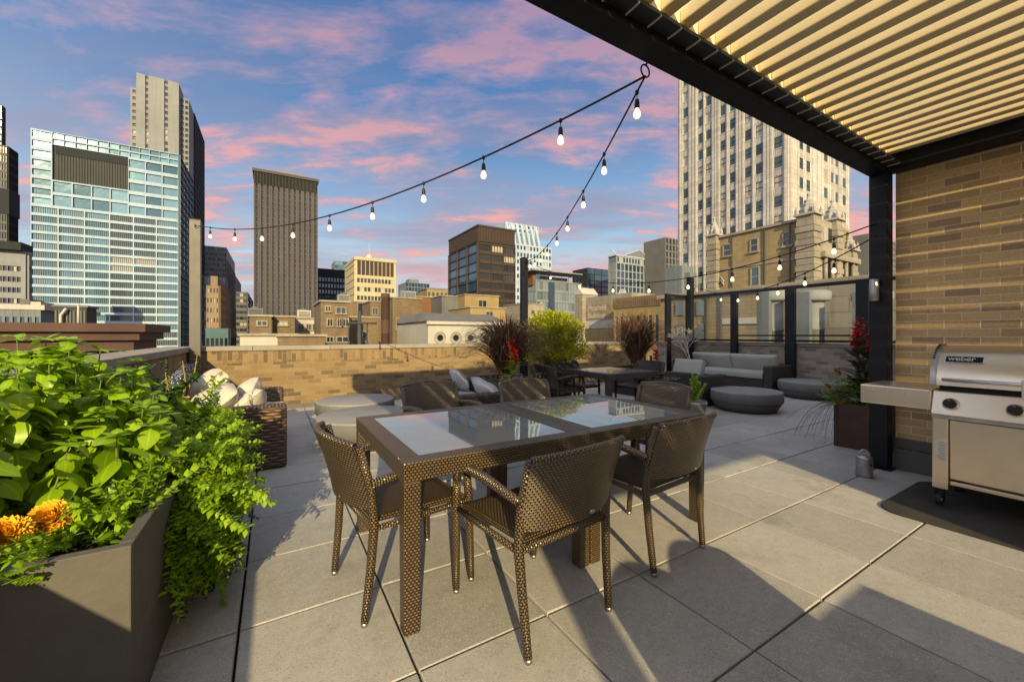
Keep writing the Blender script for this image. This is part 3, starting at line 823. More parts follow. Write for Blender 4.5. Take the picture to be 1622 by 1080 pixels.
# --- big glass tower with roof portal
DY = 150.0
r, X, Y, Z = block('glass_tower', 'wide pale blue glass tower with a slanted grey roof recess', 'tower', 50, 283, 204, DY, pxs=304, wall=S['greypanel'])
def gx(px): return on_y(px, 400, DY).x - r.location[0]
def gz_(px, py): return on_y(px, py, DY).z
zin0, zin1 = gz_(84, 310), gz_(84, 230); xi0, xi1 = gx(84), gx(204)
top_band = gz_(84, 213)
facade(r, 'S', 0, X, 0, Y, -25, zin0 - 3, 6, 26, S['white'], G['blue'], .055, .30, .5, nparts=160, wname='window_band', alt=(G['slate'], lambda i, j: (i in (3, 4) and j > 3) or (i == 5 and 2 < j < 12)))
# mullions inside the bands
q = MB(); n = 72
for i in range(n): q.box(X * i / n - .05, X * i / n + .05, -.22, -.05, -25, zin0 - 3)
q.build('mullion', S['glassframe'], r)
facade(r, 'S', 0, xi0, 0, Y, zin0 - 3, Z, 1, 8, S['white'], G['blue'], .12, .35, .5, wname='window_band')
facade(r, 'S', xi1, X, 0, Y, zin0 - 3, zin1, 3, 5, S['white'], G['blue'], .06, .3, .5, wname='window_band')
facade(r, 'S', xi0, X, 0, Y, zin1, Z, 12, 2, S['white'], G['blue'], .05, .2, .5, wname='window_band')
facade(r, 'S', xi0, xi1, 0, Y, zin0 - 3, zin0 + 4, 4, 2, S['white'], G['blue'], .06, .2, .5, wname='window_band')
q = MB(); q.add([(xi0, -.3, zin1), (xi1, -.3, zin1), (xi1, -.35, zin0 + 4), (xi0 + 3, -.35, zin0 + 4)], [(3, 2, 1, 0)]); 
q = MB(); q.add([(xi0, -.05, zin0 + 4), (xi0, -.05, zin1), (xi0 + 4, .6, zin0 + 4)], [(0, 2, 1)]); q.build('reveal', S['navy'], r)
q = MB()
nn = 26
for i in range(nn):
    a = xi0 + .6 + (xi1 - xi0 - .6) * i / nn
    q.box(a, a + (xi1 - xi0) / nn - .12, -.16, -.02, zin0 + 4, zin1 - 2.2)
q.build('louvre_panel', S['greypanel'], r)
boxpart(r, 'louvre_soffit', S['navy'], xi0 + .6, xi1, -.30, -.165, zin1 - 2.2, zin1 - .01)
facade(r, 'E', 0, X, 0, Y, -25, Z, 4, 36, S['glassframe'], G['blue'], .06, .22, .4, nparts=40, wname='window_band')
facade(r, 'E', 0, X, 0, Y, -25.0, -24, 1, 1, S['glassframe'], G['blue'], .06, .22, .4, nparts=0) if False else None
# --- striped concrete tower behind it
D2 = 190.0
r, X, Y, Z = block('concrete_tower', 'tallest slab tower of pale concrete with columns of dark windows', 'tower', 217, 284, 117, D2, wall=S['conc'], depth=8, pxs=None)
xo = r.location[0]
def hx(px): return on_y(px, 400, D2).x - xo
def hz(px, py): return on_y(px, py, D2).z
# front slab: two window slots
q = MB()
zf = 18
for (a, b) in ((0, hx(231)), (hx(236), hx(261)), (hx(267), X)): q.box(a, b, -.8, 0, zf, Z)
q.build('pier', S['conc'], r)
nrow = 34
pm = None
for (a, b) in ((hx(231), hx(236)), (hx(261), hx(267))):
    qq = MB()
    for j in range(nrow):
        z0 = zf + (Z - zf) * j / nrow
        qq.box(a, b, -.35, 0, z0, z0 + (Z - zf) / nrow * .45)
        q = MB(); q.box(0, b - a, -.12, 0, 0, (Z - zf) / nrow * .54)
        if pm is None: pm = q.mesh('window', G['dark'])
        mesh_copy(pm, 'window', r, (a, -.01, z0 + (Z - zf) / nrow * .455))
    qq.build('spandrel', S['conc'], r)
# left wing, set back
xl = hx(205); zl = hz(205, 136)
boxpart(r, 'wing', S['conc'], xl, -.01, 1.5, 10, 0, zl)
facade(r, 'S', xl, 0, 1.5, 10, zf, zl, 1, 30, S['conc'], G['dark'], .55, .5, .4)
# right wing and dark long flank
xr = hx(298); zr = hz(298, 155)
boxpart(r, 'wing', S['conc'], X + .01, xr, 2.0, 12, 0, zr)
facade(r, 'S', X, xr, 2.0, 12, zf, zr, 2, 34, S['conc'], G['black'], .3, .45, .4, nparts=60)
# dark diagonal flank: runs away from the right wing
ye = on_x(323, 500, xo + xr).y - r.location[1]
boxpart(r, 'flank', S['navy'], X + .5, xr - .005, 12.01, max(ye, 20), 0, zr)
facade(r, 'E', 0, xr - .005, 12.01, max(ye, 20), -25, zr, 16, 44, S['navy'], G['blue_dark'], .35, .4, .3, nparts=60)
# --- gap cluster between the glass tower and the brown tower
r, X, Y, Z = block('stepped_tower', 'pale pinkish stepped tower in the gap left of the brown striped tower', 'tower', 322, 359, 389, 230, pxs=372, wall=S['conc'])
facade(r, 'S', 0, X, 0, Y, -30, Z, 10, 30, S['conc'], G['grey'], .4, .45, .3, nparts=60)
facade(r, 'E', 0, X, 0, Y, -30, Z - 6, 8, 30, S['midgrey'], G['blue_dark'], .3, .3, .3, nparts=60)
boxpart(r, 'setback', S['midgrey'], X, X + 3, 3, Y, -30, Z - 12); boxpart(r, 'setback', S['navy'], X + 3.01, X + 6, 6, Y, -30, Z - 28)
r, X, Y, Z = block('glass_lowrise', 'small blue glass block with a sloped roof below the stepped tower', 'building', 318, 357, 436, 175, wall=S['sheet'], depth=10)
facade(r, 'S', 0, X, 0, Y, -10, Z, 8, 8, S['sheet'], G['blue_dark'], .15, .2, .2)
r, X, Y, Z = block('masonry_tower', 'old tan masonry tower with a shaded flank in the gap beside the glass tower', 'tower', 327, 347, 452, 110, pxs=366, wall=S['oldtan'])
facade(r, 'S', 0, X, 0, Y, -14, Z, 4, 12, S['oldtan'], G['dark'], .55, .55, .25)
facade(r, 'E', 0, X, 0, Y, -14, Z, 7, 12, S['oldtan'], G['dark'], .55, .55, .25)
boxpart(r, 'attic', S['oldtan'], X * .3, X - .3, .5, Y - .6, Z, Z + 2.2)
r, X, Y, Z = block('arcade_building', 'blue green building with tall white framed windows at the corner pole', 'building', 326, 362, 520, 62, pxs=371, wall=S['patina'], zb=-30)
facade(r, 'S', 0, X, 0, Y, -7, Z, 5, 2, S['patina'], G['black'], .35, .25, .25, mt=.7)
facade(r, 'E', 0, X, 0, Y, -7, Z, 3, 2, S['navy'], G['black'], .35, .25, .25, mt=.7)
r, X, Y, Z = block('grey_tower', 'narrow grey tower with horizontal bands left of the brown striped tower', 'tower', 374, 391, 462, 170, pxs=400, wall=S['midgrey'])
facade(r, 'S', 0, X, 0, Y, -25, Z, 3, 20, S['midgrey'], G['dark'], .1, .5, .3)
facade(r, 'E', 0, X, 0, Y, -25, Z, 3, 20, S['midgrey'], G['dark'], .2, .4, .3)
# --- brown striped tower
D3 = 135.0
r, X, Y, Z = block('striped_tower', 'brown striped tower with vertical stone piers and dark windows', 'tower', 402, 503, 269, D3, wall=S['navy'], depth=22)
facade(r, 'S', 0, X, 0, Y, -12, Z - 4, 12, 36, S['brownstone'], G['black'], .62, .26, .3, pier_dep=.35)
q = MB()
for i in range(45): q.box(X * i / 45 + .1, X * (i + 1) / 45 - .1, -.6, 0, Z - 4, Z - .5)
q.build('louvre_band', S['greypanel'], r)
boxpart(r, 'parapet', S['brownstone'], -.3, X + .3, -.9, Y, Z - .5, Z + .3)
boxpart(r, 'plant_room', S['conc_b'], X * .35, X * .78, 3, Y - 2, Z + .3, Z + 2.0)
boxpart(r, 'base_shadow_block', S['navy'], -.05, X * .22, -.95, -.85, -12, -6) if False else None
# --- dark pair and cream building
r, X, Y, Z = block('dark_block', 'black gridded office block between the striped tower and the cream block', 'office block', 495, 560, 424, 170, wall=S['navy'], depth=20)
facade(r, 'S', 0, X, 0, Y, -14, Z - 3, 14, 16, S['navy'], G['blue_dark'], .3, .35, .3, nparts=100)
r, X, Y, Z = block('blue_roof_tower', 'bright blue glass block peeping over the black office block', 'building', 530, 580, 413, 260, wall=S['sheet'], depth=15)
facade(r, 'S', 0, X, 0, Y, 0, Z, 8, 20, S['sheet'], G['blue'], .1, .15, .2, nparts=40)
D4 = 105.0
r, X, Y, Z = block('cream_block', 'cream office block with a brown louvred crown behind the brick chimneys', 'office block', 562, 627, 407, D4, pxs=547, wall=S['cream'])
facade(r, 'S', 0, X, 0, Y, -6, Z - 4.6, 11, 10, S['cream'], G['dark'], .22, .5, .2, mx=.4)
q = MB(); n = 9
for i in range(n): q.box(.5 + (X - 1) * i / n + .1, .5 + (X - 1) * (i + 1) / n - .1, -.1, 0, Z - 4.3, Z - .7)
q.build('crown_louvre', S['corten'], r)
boxpart(r, 'crown_edge', S['cream'], -.15, X + .15, -.25, Y, Z - .65, Z + .1)
facade(r, 'W', 0, X, 0, Y, -6, Z - 1, 1, 14, S['cream'], G['grey'], .02, .86, .12)
q = MB(); q.lathe([(1.0, 0), (1.0, .8), (.6, 1.5), (.0, 1.8)], 12, (X * .42, 4, Z + .1)); q.tube([(X * .42, 4, Z), (X * .42, 4, Z + 4.5)], .06, 5); q.build('aerial_dome', S['whitewash'], r)
# --- distance
r, X, Y, Z = block('blue_tower', 'small blue glass tower far between the cream block and the brown cube', 'tower', 642, 680, 447, 300, wall=S['sheet'], depth=20)
facade(r, 'S', 0, X, 0, Y, 0, Z, 8, 12, S['sheet'], G['blue_dark'], .12, .2, .3)
boxpart(r, 'fin', S['glassframe'], -3, 1, 2, 8, 0, Z - 6); boxpart(r, 'fin', S['sheet'], X * .2, X * .6, 3, 12, Z, Z + 3)
r, X, Y, Z = block('tan_block', 'small tan block far away beside the brown steel cube', 'building', 676, 716, 458, 200, wall=S['tan2'], depth=15)
facade(r, 'S', 0, X, 0, Y, -5, Z, 6, 6, S['tan2'], G['dark'], .5, .6, .2)
boxpart(r, 'roof_edge', S['sheet'], -.3, X + .3, -.3, Y, Z, Z + .8)
# --- brown steel cube
D5 = 110.0
r, X, Y, Z = block('steel_office_tower', 'dark brown steel and glass office cube right of centre', 'tower', 758, 815, 357, D5, pxs=712, wall=S['corten'])
zc_ = Z - 5.2
facade(r, 'S', 0, X, 0, Y, -14, zc_, 3, 15, S['corten'], G['dark'], .05, .34, .35, pier_dep=.25)
facade(r, 'W', 0, X, 0, Y, -14, zc_, 3, 15, S['corten'], G['blue_dark'], .04, .14, .35, pier_dep=.25)
for (f, n) in (('S', 24), ('W', 24)):
    q = MB()
    for i in range(n):
        if f == 'S': q.box(X * i / n + .06, X * (i + 1) / n - .06, -.3, 0, zc_ + .3, Z - .3)
        else: q.box(-.3, 0, Y * i / n + .06, Y * (i + 1) / n - .06, zc_ + .3, Z - .3)
    q.build('crown_louvre', S['corten'], r)
boxpart(r, 'roof_edge', S['corten'], -.5, X + .5, -.5, Y, Z - .3, Z + .2)
q = MB()
for i in range(13): q.box(X * (i + .5) / 13 - .05, X * (i + .5) / 13 + .05, -.3, -.05, -14, zc_)
q.build('mullion', S['corten'], r)
# --- white stepped tower
D6 = 190.0
r, X, Y, Z = block('white_stepped_tower', 'white gridded tower with sloping setbacks behind the brown cube', 'tower', 812, 873, 385, D6, wall=S['white'], depth=24)
facade(r, 'S', 0, X, 0, Y, -20, Z, 12, 18, S['white'], G['dark'], .42, .45, .35, nparts=100)
wu = on_y(862, 400, D6).x - r.location[0]
zu = on_y(812, 350, D6).z
xs0 = on_y(806, 400, D6).x - r.location[0]
boxpart(r, 'upper_stage', S['white'], xs0, wu - 1.5, 4, 20, Z, zu)
for i in range(7):
    a = xs0 + (wu - 1 - xs0) * i / 7
    q = MB(); q.add([(a + .2, 3.9, zu + .3), (a + 1.6, 3.9, zu + .3), (a + 1.6, -.2, Z), (a + .2, -.2, Z), (a + .2, 4, Z), (a + 1.6, 4, Z)], [(0, 3, 2, 1), (0, 4, 3), (1, 2, 5)]); q.build('sloping_fin', S['white'], r)
facade(r, 'S', xs0, wu - 1.5, 4, 20, Z, zu, 8, 5, S['white'], G['dark'], .4, .4, .3)
# --- glass office slab with roof canopy
D7 = 95.0
r, X, Y, Z = block('glass_office', 'grey glass office block with a thin flat roof canopy on posts', 'office block', 850, 921, 443, D7, pxs=836, wall=S['sheet'])
facade(r, 'S', 0, X, 0, Y, -10, Z, 16, 9, S['glassframe'], G['grey'], .1, .2, .25, nparts=100)
facade(r, 'W', 0, X, 0, Y, -10, Z, 8, 9, S['glassframe'], G['grey'], .12, .2, .25)
boxpart(r, 'roof_canopy', S['conc'], -2.2, X * .95, -1.5, Y, Z + 2.4, Z + 2.7)
q = MB()
for i in range(6): q.box(.5 + i * X * .16, .62 + i * X * .16, -.6, -.48, Z, Z + 2.4)
q.build('canopy_post', S['greypanel'], r)
boxpart(r, 'stair_box', S['orange'], -.6, .4, 1, 4, Z - 1.4, Z + 2.39); boxpart(r, 'plant_room', S['midgrey'], X * .2, X * .8, 3, Y - 2, Z, Z + 1.6)
boxpart(r, 'blue_bay', G['blue_dark'], X * .24, X * .36, -.6, -.3, -10, Z - .5)
boxpart(r, 'glass_annex', G['grey'], X + .2, X + 4.5, 2, Y, -10, Z - .8)
r, X, Y, Z = block('blue_glass_block', 'saturated blue glass block left of the white framed tower', 'building', 930, 985, 424, 200, wall=S['navy'], depth=15)
facade(r, 'S', 0, X, 0, Y, -10, Z, 5, 14, S['navy'], G['blue_dark'], .06, .12, .25)
# --- pediment tower
D8 = 165.0
r, X, Y, Z = block('pediment_tower', 'blue grey tower with white frames and small gabled pediments on top', 'tower', 976, 1031, 405, D8, pxs=964, wall=S['sheet'])
facade(r, 'S', 0, X, 0, Y, -10, Z - 4, 9, 12, S['midwhite'], G['blue_dark'], .2, .12, .35)
facade(r, 'W', 0, X, 0, Y, -10, Z - 4, 6, 12, S['midwhite'], G['blue_dark'], .2, .12, .35)
facade(r, 'S', 0, X, 0, Y, Z - 4, Z, 12, 1, S['midwhite'], G['dark'], .4, .3, .35)
def gable(y0, y1, xa, xb, z, h, alongx=True):
    q = MB(); xm = (xa + xb) / 2
    q.add([(xa, y0, z), (xb, y0, z), (xm, y0, z + h), (xa, y1, z), (xb, y1, z), (xm, y1, z + h)], [(0, 1, 2), (5, 4, 3), (0, 2, 5, 3), (1, 4, 5, 2)])
    return q
gable(-.6, Y, X * .22, X + .6, Z + .6, 4.2).build('pediment', S['sheet'], r)
q = gable(-.9, -.61, X * .18, X + .9, Z + .6, 4.8); q.build('pediment_frame', S['white'], r) if False else None
q = MB(); q.tube([(X * .2, -.8, Z + .6), (X * .61, -.8, Z + 4.9), (X + .8, -.8, Z + .6)], .35, 4, smooth=False); q.build('pediment_frame', S['white'], r)
q = MB(); q.tube([(-.5, -.4, Z + .6), (-.5, Y * .5, Z + 4.4), (-.5, Y, Z + .6)], .35, 4, smooth=False); q.build('pediment_frame', S['white'], r)
boxpart(r, 'cornice', S['white'], -.7, X + .7, -.7, Y, Z, Z + .6)
# --- dark tower and sheet metal box beside the terracotta tower
r, X, Y, Z = block('green_grey_tower', 'dark green grey tower just left of the terracotta tower', 'tower', 1053, 1090, 376, 150, wall=S['midgrey'], depth=15)
facade(r, 'S', 0, X, 0, Y, -4, Z, 7, 16, S['midgrey'], G['black'], .45, .2, .4)
r, X, Y, Z = block('roof_machine_house', 'grey blue sheet metal machine house left of the terracotta tower', 'building', 1080, 1098, 420, 48, pxs=1053, wall=S['sheet'])
q = MB()
for i in range(4): q.box(X * i / 4 + .05, X * (i + 1) / 4 - .05, -.06, 0, 0, Z - .2); q.box(-.06, 0, Y * i / 4 + .05, Y * (i + 1) / 4 - .05, 0, Z - .2)
q.build('sheet_panel', S['sheet'], r)
boxpart(r, 'vent_duct', S['sheet'], X * .2, X * .8, -1.2, -.07, Z - 4.2, Z - 1.4)
# --- buildings whose long wall faces -X (it recedes to the left): built in a local frame turned by -90 degrees
def blockW(name, label, cat, pxl, pxr, ytop, X, wall, zb=GZ, depth=15, pxs=None, yr=None):
    far = on_x(pxl, ytop, X); near = on_x(pxr, ytop if yr is None else yr, X)
    r = thing(name, label, cat, (X, far.y, 0), -PI / 2)
    W = far.y - near.y; Z = near.z if yr is not None else far.z
    D = depth if pxs is None else on_y(pxs, 400, near.y).x - X
    q = MB(); q.box(0, W, 0, D, zb, Z); q.build('core', wall, r)
    lx = lambda p: far.y - on_x(p, 500, X).y
    lz = lambda p, y: on_x(p, y, X).z
    ly = lambda p: on_y(p, 500, near.y).x - X          # along the short face at the near end
    lz2 = lambda p, y: on_y(p, y, near.y).z
    return r, W, D, Z, lx, lz, ly, lz2
# --- cream terracotta tower, its top out of the frame
XT = at_depth(1250, 400, 66).x
r, W9, D9, Z9, lx, lz, ly, lz2 = blockW('terracotta_tower', 'tall cream terracotta tower with ribbed piers behind the pergola corner', 'tower', 1075, 1250, -60, XT, S['terra_grey'], pxs=1343, yr=-330)
RH = 3.32; zc9 = lz(1162, 282)
z09 = zc9 - RH * 13; NR9 = int((Z9 - z09) / RH)
_tw = {}; jobs = []
def terra(face, cols, a1):
    if face == 'S': pt = lambda a, d, z: (a, -d, z)
    else: pt = lambda a, d, z: (W9 + d, a, z)
    def slab(m, a, b, d0, d1, za, zb):
        p, q = pt(a, d0, za), pt(b, d1, zb)
        m.box(min(p[0], q[0]), max(p[0], q[0]), min(p[1], q[1]), max(p[1], q[1]), za, zb)
    w = MB(); sp = MB()
    edges = [0.0] + [e for c in cols for e in c] + [a1]; ds = .5 if face == 'S' else .32
    for i in range(0, len(edges), 2):
        a, b = edges[i], edges[i + 1]
        slab(w, a, b, 0, .7 * ds, z09, Z9)
        n = 3 if b - a > 1.6 else 1
        for k in range(n):
            c = a + (b - a) * (k + .5) / n; h = min(.18, (b - a) * .16)
            slab(w, c - h, c + h, .7 * ds, .95 * ds, z09, Z9)
    for (a, b) in cols:
        for j in range(NR9):
            zc = z09 + j * RH; zb = zc - RH * .29
            slab(sp, a, b, 0, .22 * ds / .5, zc + RH * .29, zb + RH)
            for k in range(5):
                c = a + (b - a) * (k + .5) / 5
                slab(sp, c - (b - a) * .06, c + (b - a) * .06, .22 * ds / .5, .29 * ds / .5, zc + RH * .29 + .15, zb + RH - .18)
            slab(sp, a, b, .22 * ds / .5, .34 * ds / .5, zb + RH - .16, zb + RH)
            hw = b - a; hh = RH * .58; key = (face, round(hw, 2))
            if key not in _tw:
                m, f = MB(), MB()
                def bx(q, a0, a1_, d0, d1, z0, z1):
                    if face == 'S': q.box(a0, a1_, -d1, -d0, z0, z1)
                    else: q.box(d0, d1, a0, a1_, z0, z1)
                bx(m, 0, hw, 0, .1, 0, hh)
                bx(f, 0, .08, .1, .17, 0, hh); bx(f, hw - .08, hw, .1, .17, 0, hh); bx(f, .08, hw - .08, .1, .17, hh * .46, hh * .52); bx(f, .08, hw - .08, .1, .17, hh - .08, hh); bx(f, .08, hw - .08, .1, .17, 0, .09)
                _tw[key] = (m.mesh('window', G['teal']), f.mesh('sash', S['greypanel']))
            jobs.append((pt(a, .004, zb), key))
    w.build('pier', S['terra'], r); sp.build('spandrel_grid', S['terra'], r)
terra('S', [(lx(p), lx(q)) for p, q in ((1083, 1092), (1106.5, 1115), (1119, 1129), (1142, 1151), (1157, 1167), (1181, 1192), (1198, 1210), (1227, 1241))], W9)
terra('E', [(ly(p), ly(q)) for p, q in ((1264, 1270), (1275, 1281), (1303, 1309), (1314, 1318.5), (1321, 1326), (1332, 1338))], D9)
Mw = Matrix.Translation(r.location) @ Matrix.Rotation(-PI / 2, 4, 'Z')
vis = [j for j in jobs if 60 < proj(Mw @ Vector(j[0]))[1] < 480]; vis.sort(key=lambda j: (Mw @ Vector(j[0])).length)
other = [j for j in jobs if j not in vis]
restm = MB()
for n, (p0, key) in enumerate(vis + other):
    if n < 100:
        wn = mesh_copy(_tw[key][0], 'window', r, p0); mesh_copy(_tw[key][1], 'sash', wn)
    else:
        me = _tw[key][0]
        restm.add([tuple(Vector(v.co) + Vector(p0)) for v in me.vertices], [tuple(p.vertices) for p in me.polygons])
tag(restm.build('window', G['teal'], r), kind='stuff')
# --- tan brick block with turrets in front of it
XA = at_depth(1282, 400, 34).x
r, X, Y, Z, lx, lz, ly, lz2 = blockW('turreted_block', 'tan brick block with ornate stone turrets behind the glass screen', 'building', 1128, 1282, 377, XA, S['tan'], zb=-25, pxs=1345, yr=347)
boxpart(r, 'coping', S['lime'], -.15, X, -.2, Y, Z, Z + .22)
zs_ = lz(1200, 420); boxpart(r, 'string_course', S['lime'], 0, X, -.08, -.005, zs_, zs_ + .25)
for (a, b, c, d) in ((1147, 1157, 388, 405), (1190, 1200, 379, 398), (1242, 1252, 369, 389), (1191, 1202, 424, 452)):
    A, B, C, D_ = lx(a), lx(b), lz((a + b) / 2, d), lz((a + b) / 2, c)
    w = boxpart(r, 'window' if d < 420 else 'door', G['dark'] if d < 420 else G['teal'], A, B, -.03, -.006, C, D_)
    q = MB()
    q.box(A - .12, A, -.09, -.005, C, D_); q.box(B, B + .12, -.09, -.005, C, D_); q.box(A, B, -.09, -.005, D_, D_ + .12); q.box(A - .2, B + .2, -.18, -.005, C - .16, C); q.box(A, B, -.06, -.0305, (C + D_) / 2 - .04, (C + D_) / 2 + .04)
    q.build('window_frame', S['lime'], w)
for p_ in (1132, 1160, 1212, 1252):
    q = MB(); q.tube([(lx(p_), -.1, -12), (lx(p_), -.1, Z)], .06, 6); q.build('drain_pipe', S['greypanel'], r)
def turret(x, y, zb, z, w):
    q = MB(); q.box(x - w, x + w, y - w, y + w, zb, z)
    n = int((z - zb) / .55)
    for i in range(n):
        e = .10 if i % 2 else .04
        q.box(x - w - e, x + w + e, y - w - e, y + w + e, zb + i * .55 + .03, zb + i * .55 + .5)
    t = q.build('turret', S['lime'], r)
    c = MB()
    c.box(x - w - .2, x + w + .2, y - w - .2, y + w + .2, z, z + .18)
    c.lathe([(w * 1.15, .18), (w * 1.2, .5), (w * .9, .8), (w * .95, .95), (w * .55, 1.15), (w * .6, 1.3), (w * .25, 1.5), (.1, 1.7), (.17, 1.85), (.0, 2.05)], 8, (x, y, z), smooth=False)
    for s_ in (-1, 1):
        for v in (-1, 1): c.lathe([(.14, .18), (.16, .5), (.05, .75), (.0, .95)], 6, (x + s_ * w * 1.05, y + v * w * 1.05, z), smooth=False)
    c.build('turret_cap', S['terra_grey'], t)
turret(X - .1, .1, -6, lz(1282, 342), .62)
turret(.3, -.1, -6, lz(1128, 376), .45)
turret(X + .15, ly(1315), -6, lz2(1315, 352), .55)
turret(X + .2, ly(1341), -6, lz2(1341, 400), .45)
def sb(name, m, pa, pb, d0, d1, ya, yb_, par=None):
    return boxpart(par or r, name, m, X + d0, X + d1, ly(pa), ly(pb), lz2(1315, ya), lz2(1315, yb_))
sb('stone_bay', S['lime'], 1288, 1338, .004, .5, 470, 392); sb('upper_bay', S['lime'], 1290, 1312, .004, .35, 391.8, 356)
sb('loggia', G['black'], 1292, 1338, .501, .54, 455, 418); sb('loggia_cornice', S['lime'], 1286, 1344, .5, .95, 415, 407)
for i in range(5):
    q = MB(); c = ly(1293 + i * 11); q.tube([(X + .66, c, lz2(1315, 456)), (X + .66, c, lz2(1315, 415))], .17, 8); q.build('colonnette', S['lime'], r)
for (a, b) in ((1297, 1302), (1304.5, 1309.5)): sb('window', G['dark'], a, b, .351, .39, 388, 366)
for c0, zc0 in ((1138, 443), (1268, 425)):
    q = MB(); s_ = lx(c0 + 10) - lx(c0); x0 = lx(c0); z0 = lz(c0, zc0)
    for k in range(2):
        for dz in (0, -.45):
            q.tube([(x0 - s_ + k * s_, -.12, z0 - s_ * (.5 - dz)), (x0 - s_ * .5 + k * s_, -.12, z0 + s_ * (.35 + dz)), (x0 + k * s_, -.12, z0 - s_ * (.5 - dz))], .09, 5)
    q.build('chevron_ornament', S['terra_grey'], r)
# --- annex wall seen through the glass
r, X2, Y2, Z2, lx, lz, ly, lz2 = blockW('stone_annex', 'pale tan brick annex wall seen through the glass screen', 'building', 1046, 1460, 474, 15.5, S['tan'], zb=-20, depth=6)
boxpart(r, 'coping', S['lime'], -.1, X2 + .1, -.15, Y2, Z2, Z2 + .16)
boxpart(r, 'stone_panel', S['lime'], lx(1262), X2, -.12, -.004, -3, Z2 - .05)
boxpart(r, 'band', S['whitewash'], lx(1145), lx(1218), -.06, -.004, lz(1180, 513), lz(1180, 503))
for (a, b) in ((1071, 1084), (1104, 1117)):
    for (c, d) in ((477, 500), (514, 538)):
        boxpart(r, 'window', G['grey'], lx(a), lx(b), -.05, -.004, lz(a, d), lz(a, c))
for p_ in (1120, 1143):
    q = MB(); q.tube([(lx(p_), -.06, -3), (lx(p_), -.06, Z2)], .03, 6); q.build('drain_pipe', S['greypanel'], r)
# roof fans: two galvanised exhaust stacks on the neighbouring roof, and a third by the post
for (p_, lab) in ((1225, 'galvanised exhaust stack with a round cap, the one behind the middle glass pane'), (1288, 'galvanised exhaust stack with a round cap beside the stone wall panel'), (1381, 'galvanised exhaust stack right behind the black pergola post')):
    f_ = on_x(p_, 500, 13.2)
    st = thing('exhaust_stack', lab, 'exhaust stack', (f_.x, f_.y, 0), 0, 'exhaust stacks on the next roof')
    zt = on_x(p_, 461, 13.2).z; zm = on_x(p_, 477, 13.2).z; zl_ = on_x(p_, 545, 13.2).z
    q = MB(); q.lathe([(.26, zl_ - 1.5), (.26, zl_ + .4), (.28, zl_ + .41), (.28, zl_ + .45), (.26, zl_ + .46), (.26, zm)], 20); q.build('pipe', S['duct'], st)
    q = MB(); q.lathe([(.30, zm - .02), (.40, zm), (.42, zm + .04), (.42, zt - .05), (.36, zt), (.0, zt + .03)], 20); q.build('cap', S['duct'], st)
    q = MB(); q.box(-.47, -.29, -.1, .25, zl_ - 1.5, zt - .05); q.build('control_box', S['sheet'], st)
r, X, Y, Z = block('grey_tower', 'grey tower seen between the ornate block and the pergola post', 'tower', 1375, 1420, 370, 120, wall=S['midgrey'], depth=15)
facade(r, 'S', 0, X, 0, Y, -4, Z, 4, 18, S['midgrey'], G['dark'], .1, .5, .3)
# --- beige building with painted name, and the brown building beside it
r, X, Y, Z, lx, lz, ly, lz2 = blockW('sign_building', 'beige building with old painted lettering on its wall behind the shrub', 'building', 915, 1000, 473, at_depth(960, 400, 48).x, S['lime'], zb=-30)
boxpart(r, 'stair_tower', S['lime'], lx(916), lx(928), -.6, 2, -20, lz(922, 467))
gable(-.65, 2.05, lx(915), lx(929), lz(922, 467), .9).build('stair_roof', S['whitewash'], r)
pn = boxpart(r, 'painted_panel', S['tan'], lx(929), lx(976), -.05, -.004, lz(950, 505), lz(950, 481))
boxpart(r, 'band', S['whitewash'], lx(928), X, -.12, -.004, lz(950, 520), lz(950, 508))
boxpart(r, 'lower_wall', S['tan2'], lx(928), X, -.08, -.004, -6, lz(950, 521))
tw_ = lx(971) - lx(932)
text_mesh('lettering', 'Pittsfield\nBuilding', S['whitewash'], pn, (lx(932), -.07, lz(950, 491.5)), (PI / 2, 0, 0), tw_ / 4.55, .01, .015)
r, X, Y, Z, lx, lz, ly, lz2 = blockW('brown_warehouse', 'brown brick building with wide dark windows right of the painted sign', 'building', 974, 1058, 473, at_depth(1015, 400, 40).x, S['tan3'], zb=-25, depth=10)
facade(r, 'S', 0, X, 0, Y, -4, Z - .4, 9, 2, S['tan2'], G['dark'], .4, .35, .2, mt=.9)
q = MB()
for i in range(26): q.box(X * i / 26, X * i / 26 + .16, -.3, -.26, Z - 1.1, Z - .1)
q.build('brick_pilaster', S['tan3'], r)
r, X, Y, Z = block('gothic_parapet_block', 'white terracotta crown with small gothic gables over the brown building', 'building', 985, 1025, 468, 70, wall=S['terra'], depth=8)
for i in range(5):
    gable(-.3, 1.5, X * i / 5, X * (i + .9) / 5, Z, (1.2, .5, .7, .4, .6)[i] * 1.4).build('gothic_gable', S['terra'], r)
# --- brown roofs just beyond the parapet (centre left)
def house(label, a, b, yt, D, m, wins, depth=6, cop=S['lime'], name='brick_roof_house', cat='roof house'):
    r, X, Y, Z = block(name, label, cat, a, b, yt, D, wall=m, zb=-22, depth=depth)
    hx_ = lambda p: on_y(p, 500, D).x - r.location[0]; hz_ = lambda y: on_y((a + b) / 2, y, D).z
    boxpart(r, 'coping', cop, -.1, X + .1, -.12, Y + .1, Z, Z + .13)
    for (p, q_, y0, y1) in wins:
        A, B, C, Dd = hx_(p), hx_(q_), hz_(y1), hz_(y0)
        w = boxpart(r, 'window', G['dark'], A, B, -.03, -.004, C, Dd)
        f = MB(); f.box(A - .07, A, -.07, -.004, C, Dd); f.box(B, B + .07, -.07, -.004, C, Dd); f.box(A - .07, B + .07, -.07, -.004, Dd, Dd + .07); f.box(A - .1, B + .1, -.12, -.004, C - .09, C); f.box((A + B) / 2 - .03, (A + B) / 2 + .03, -.05, -.0305, C, Dd)
        f.build('window_frame', cop, w)
    return r, X, Y, Z
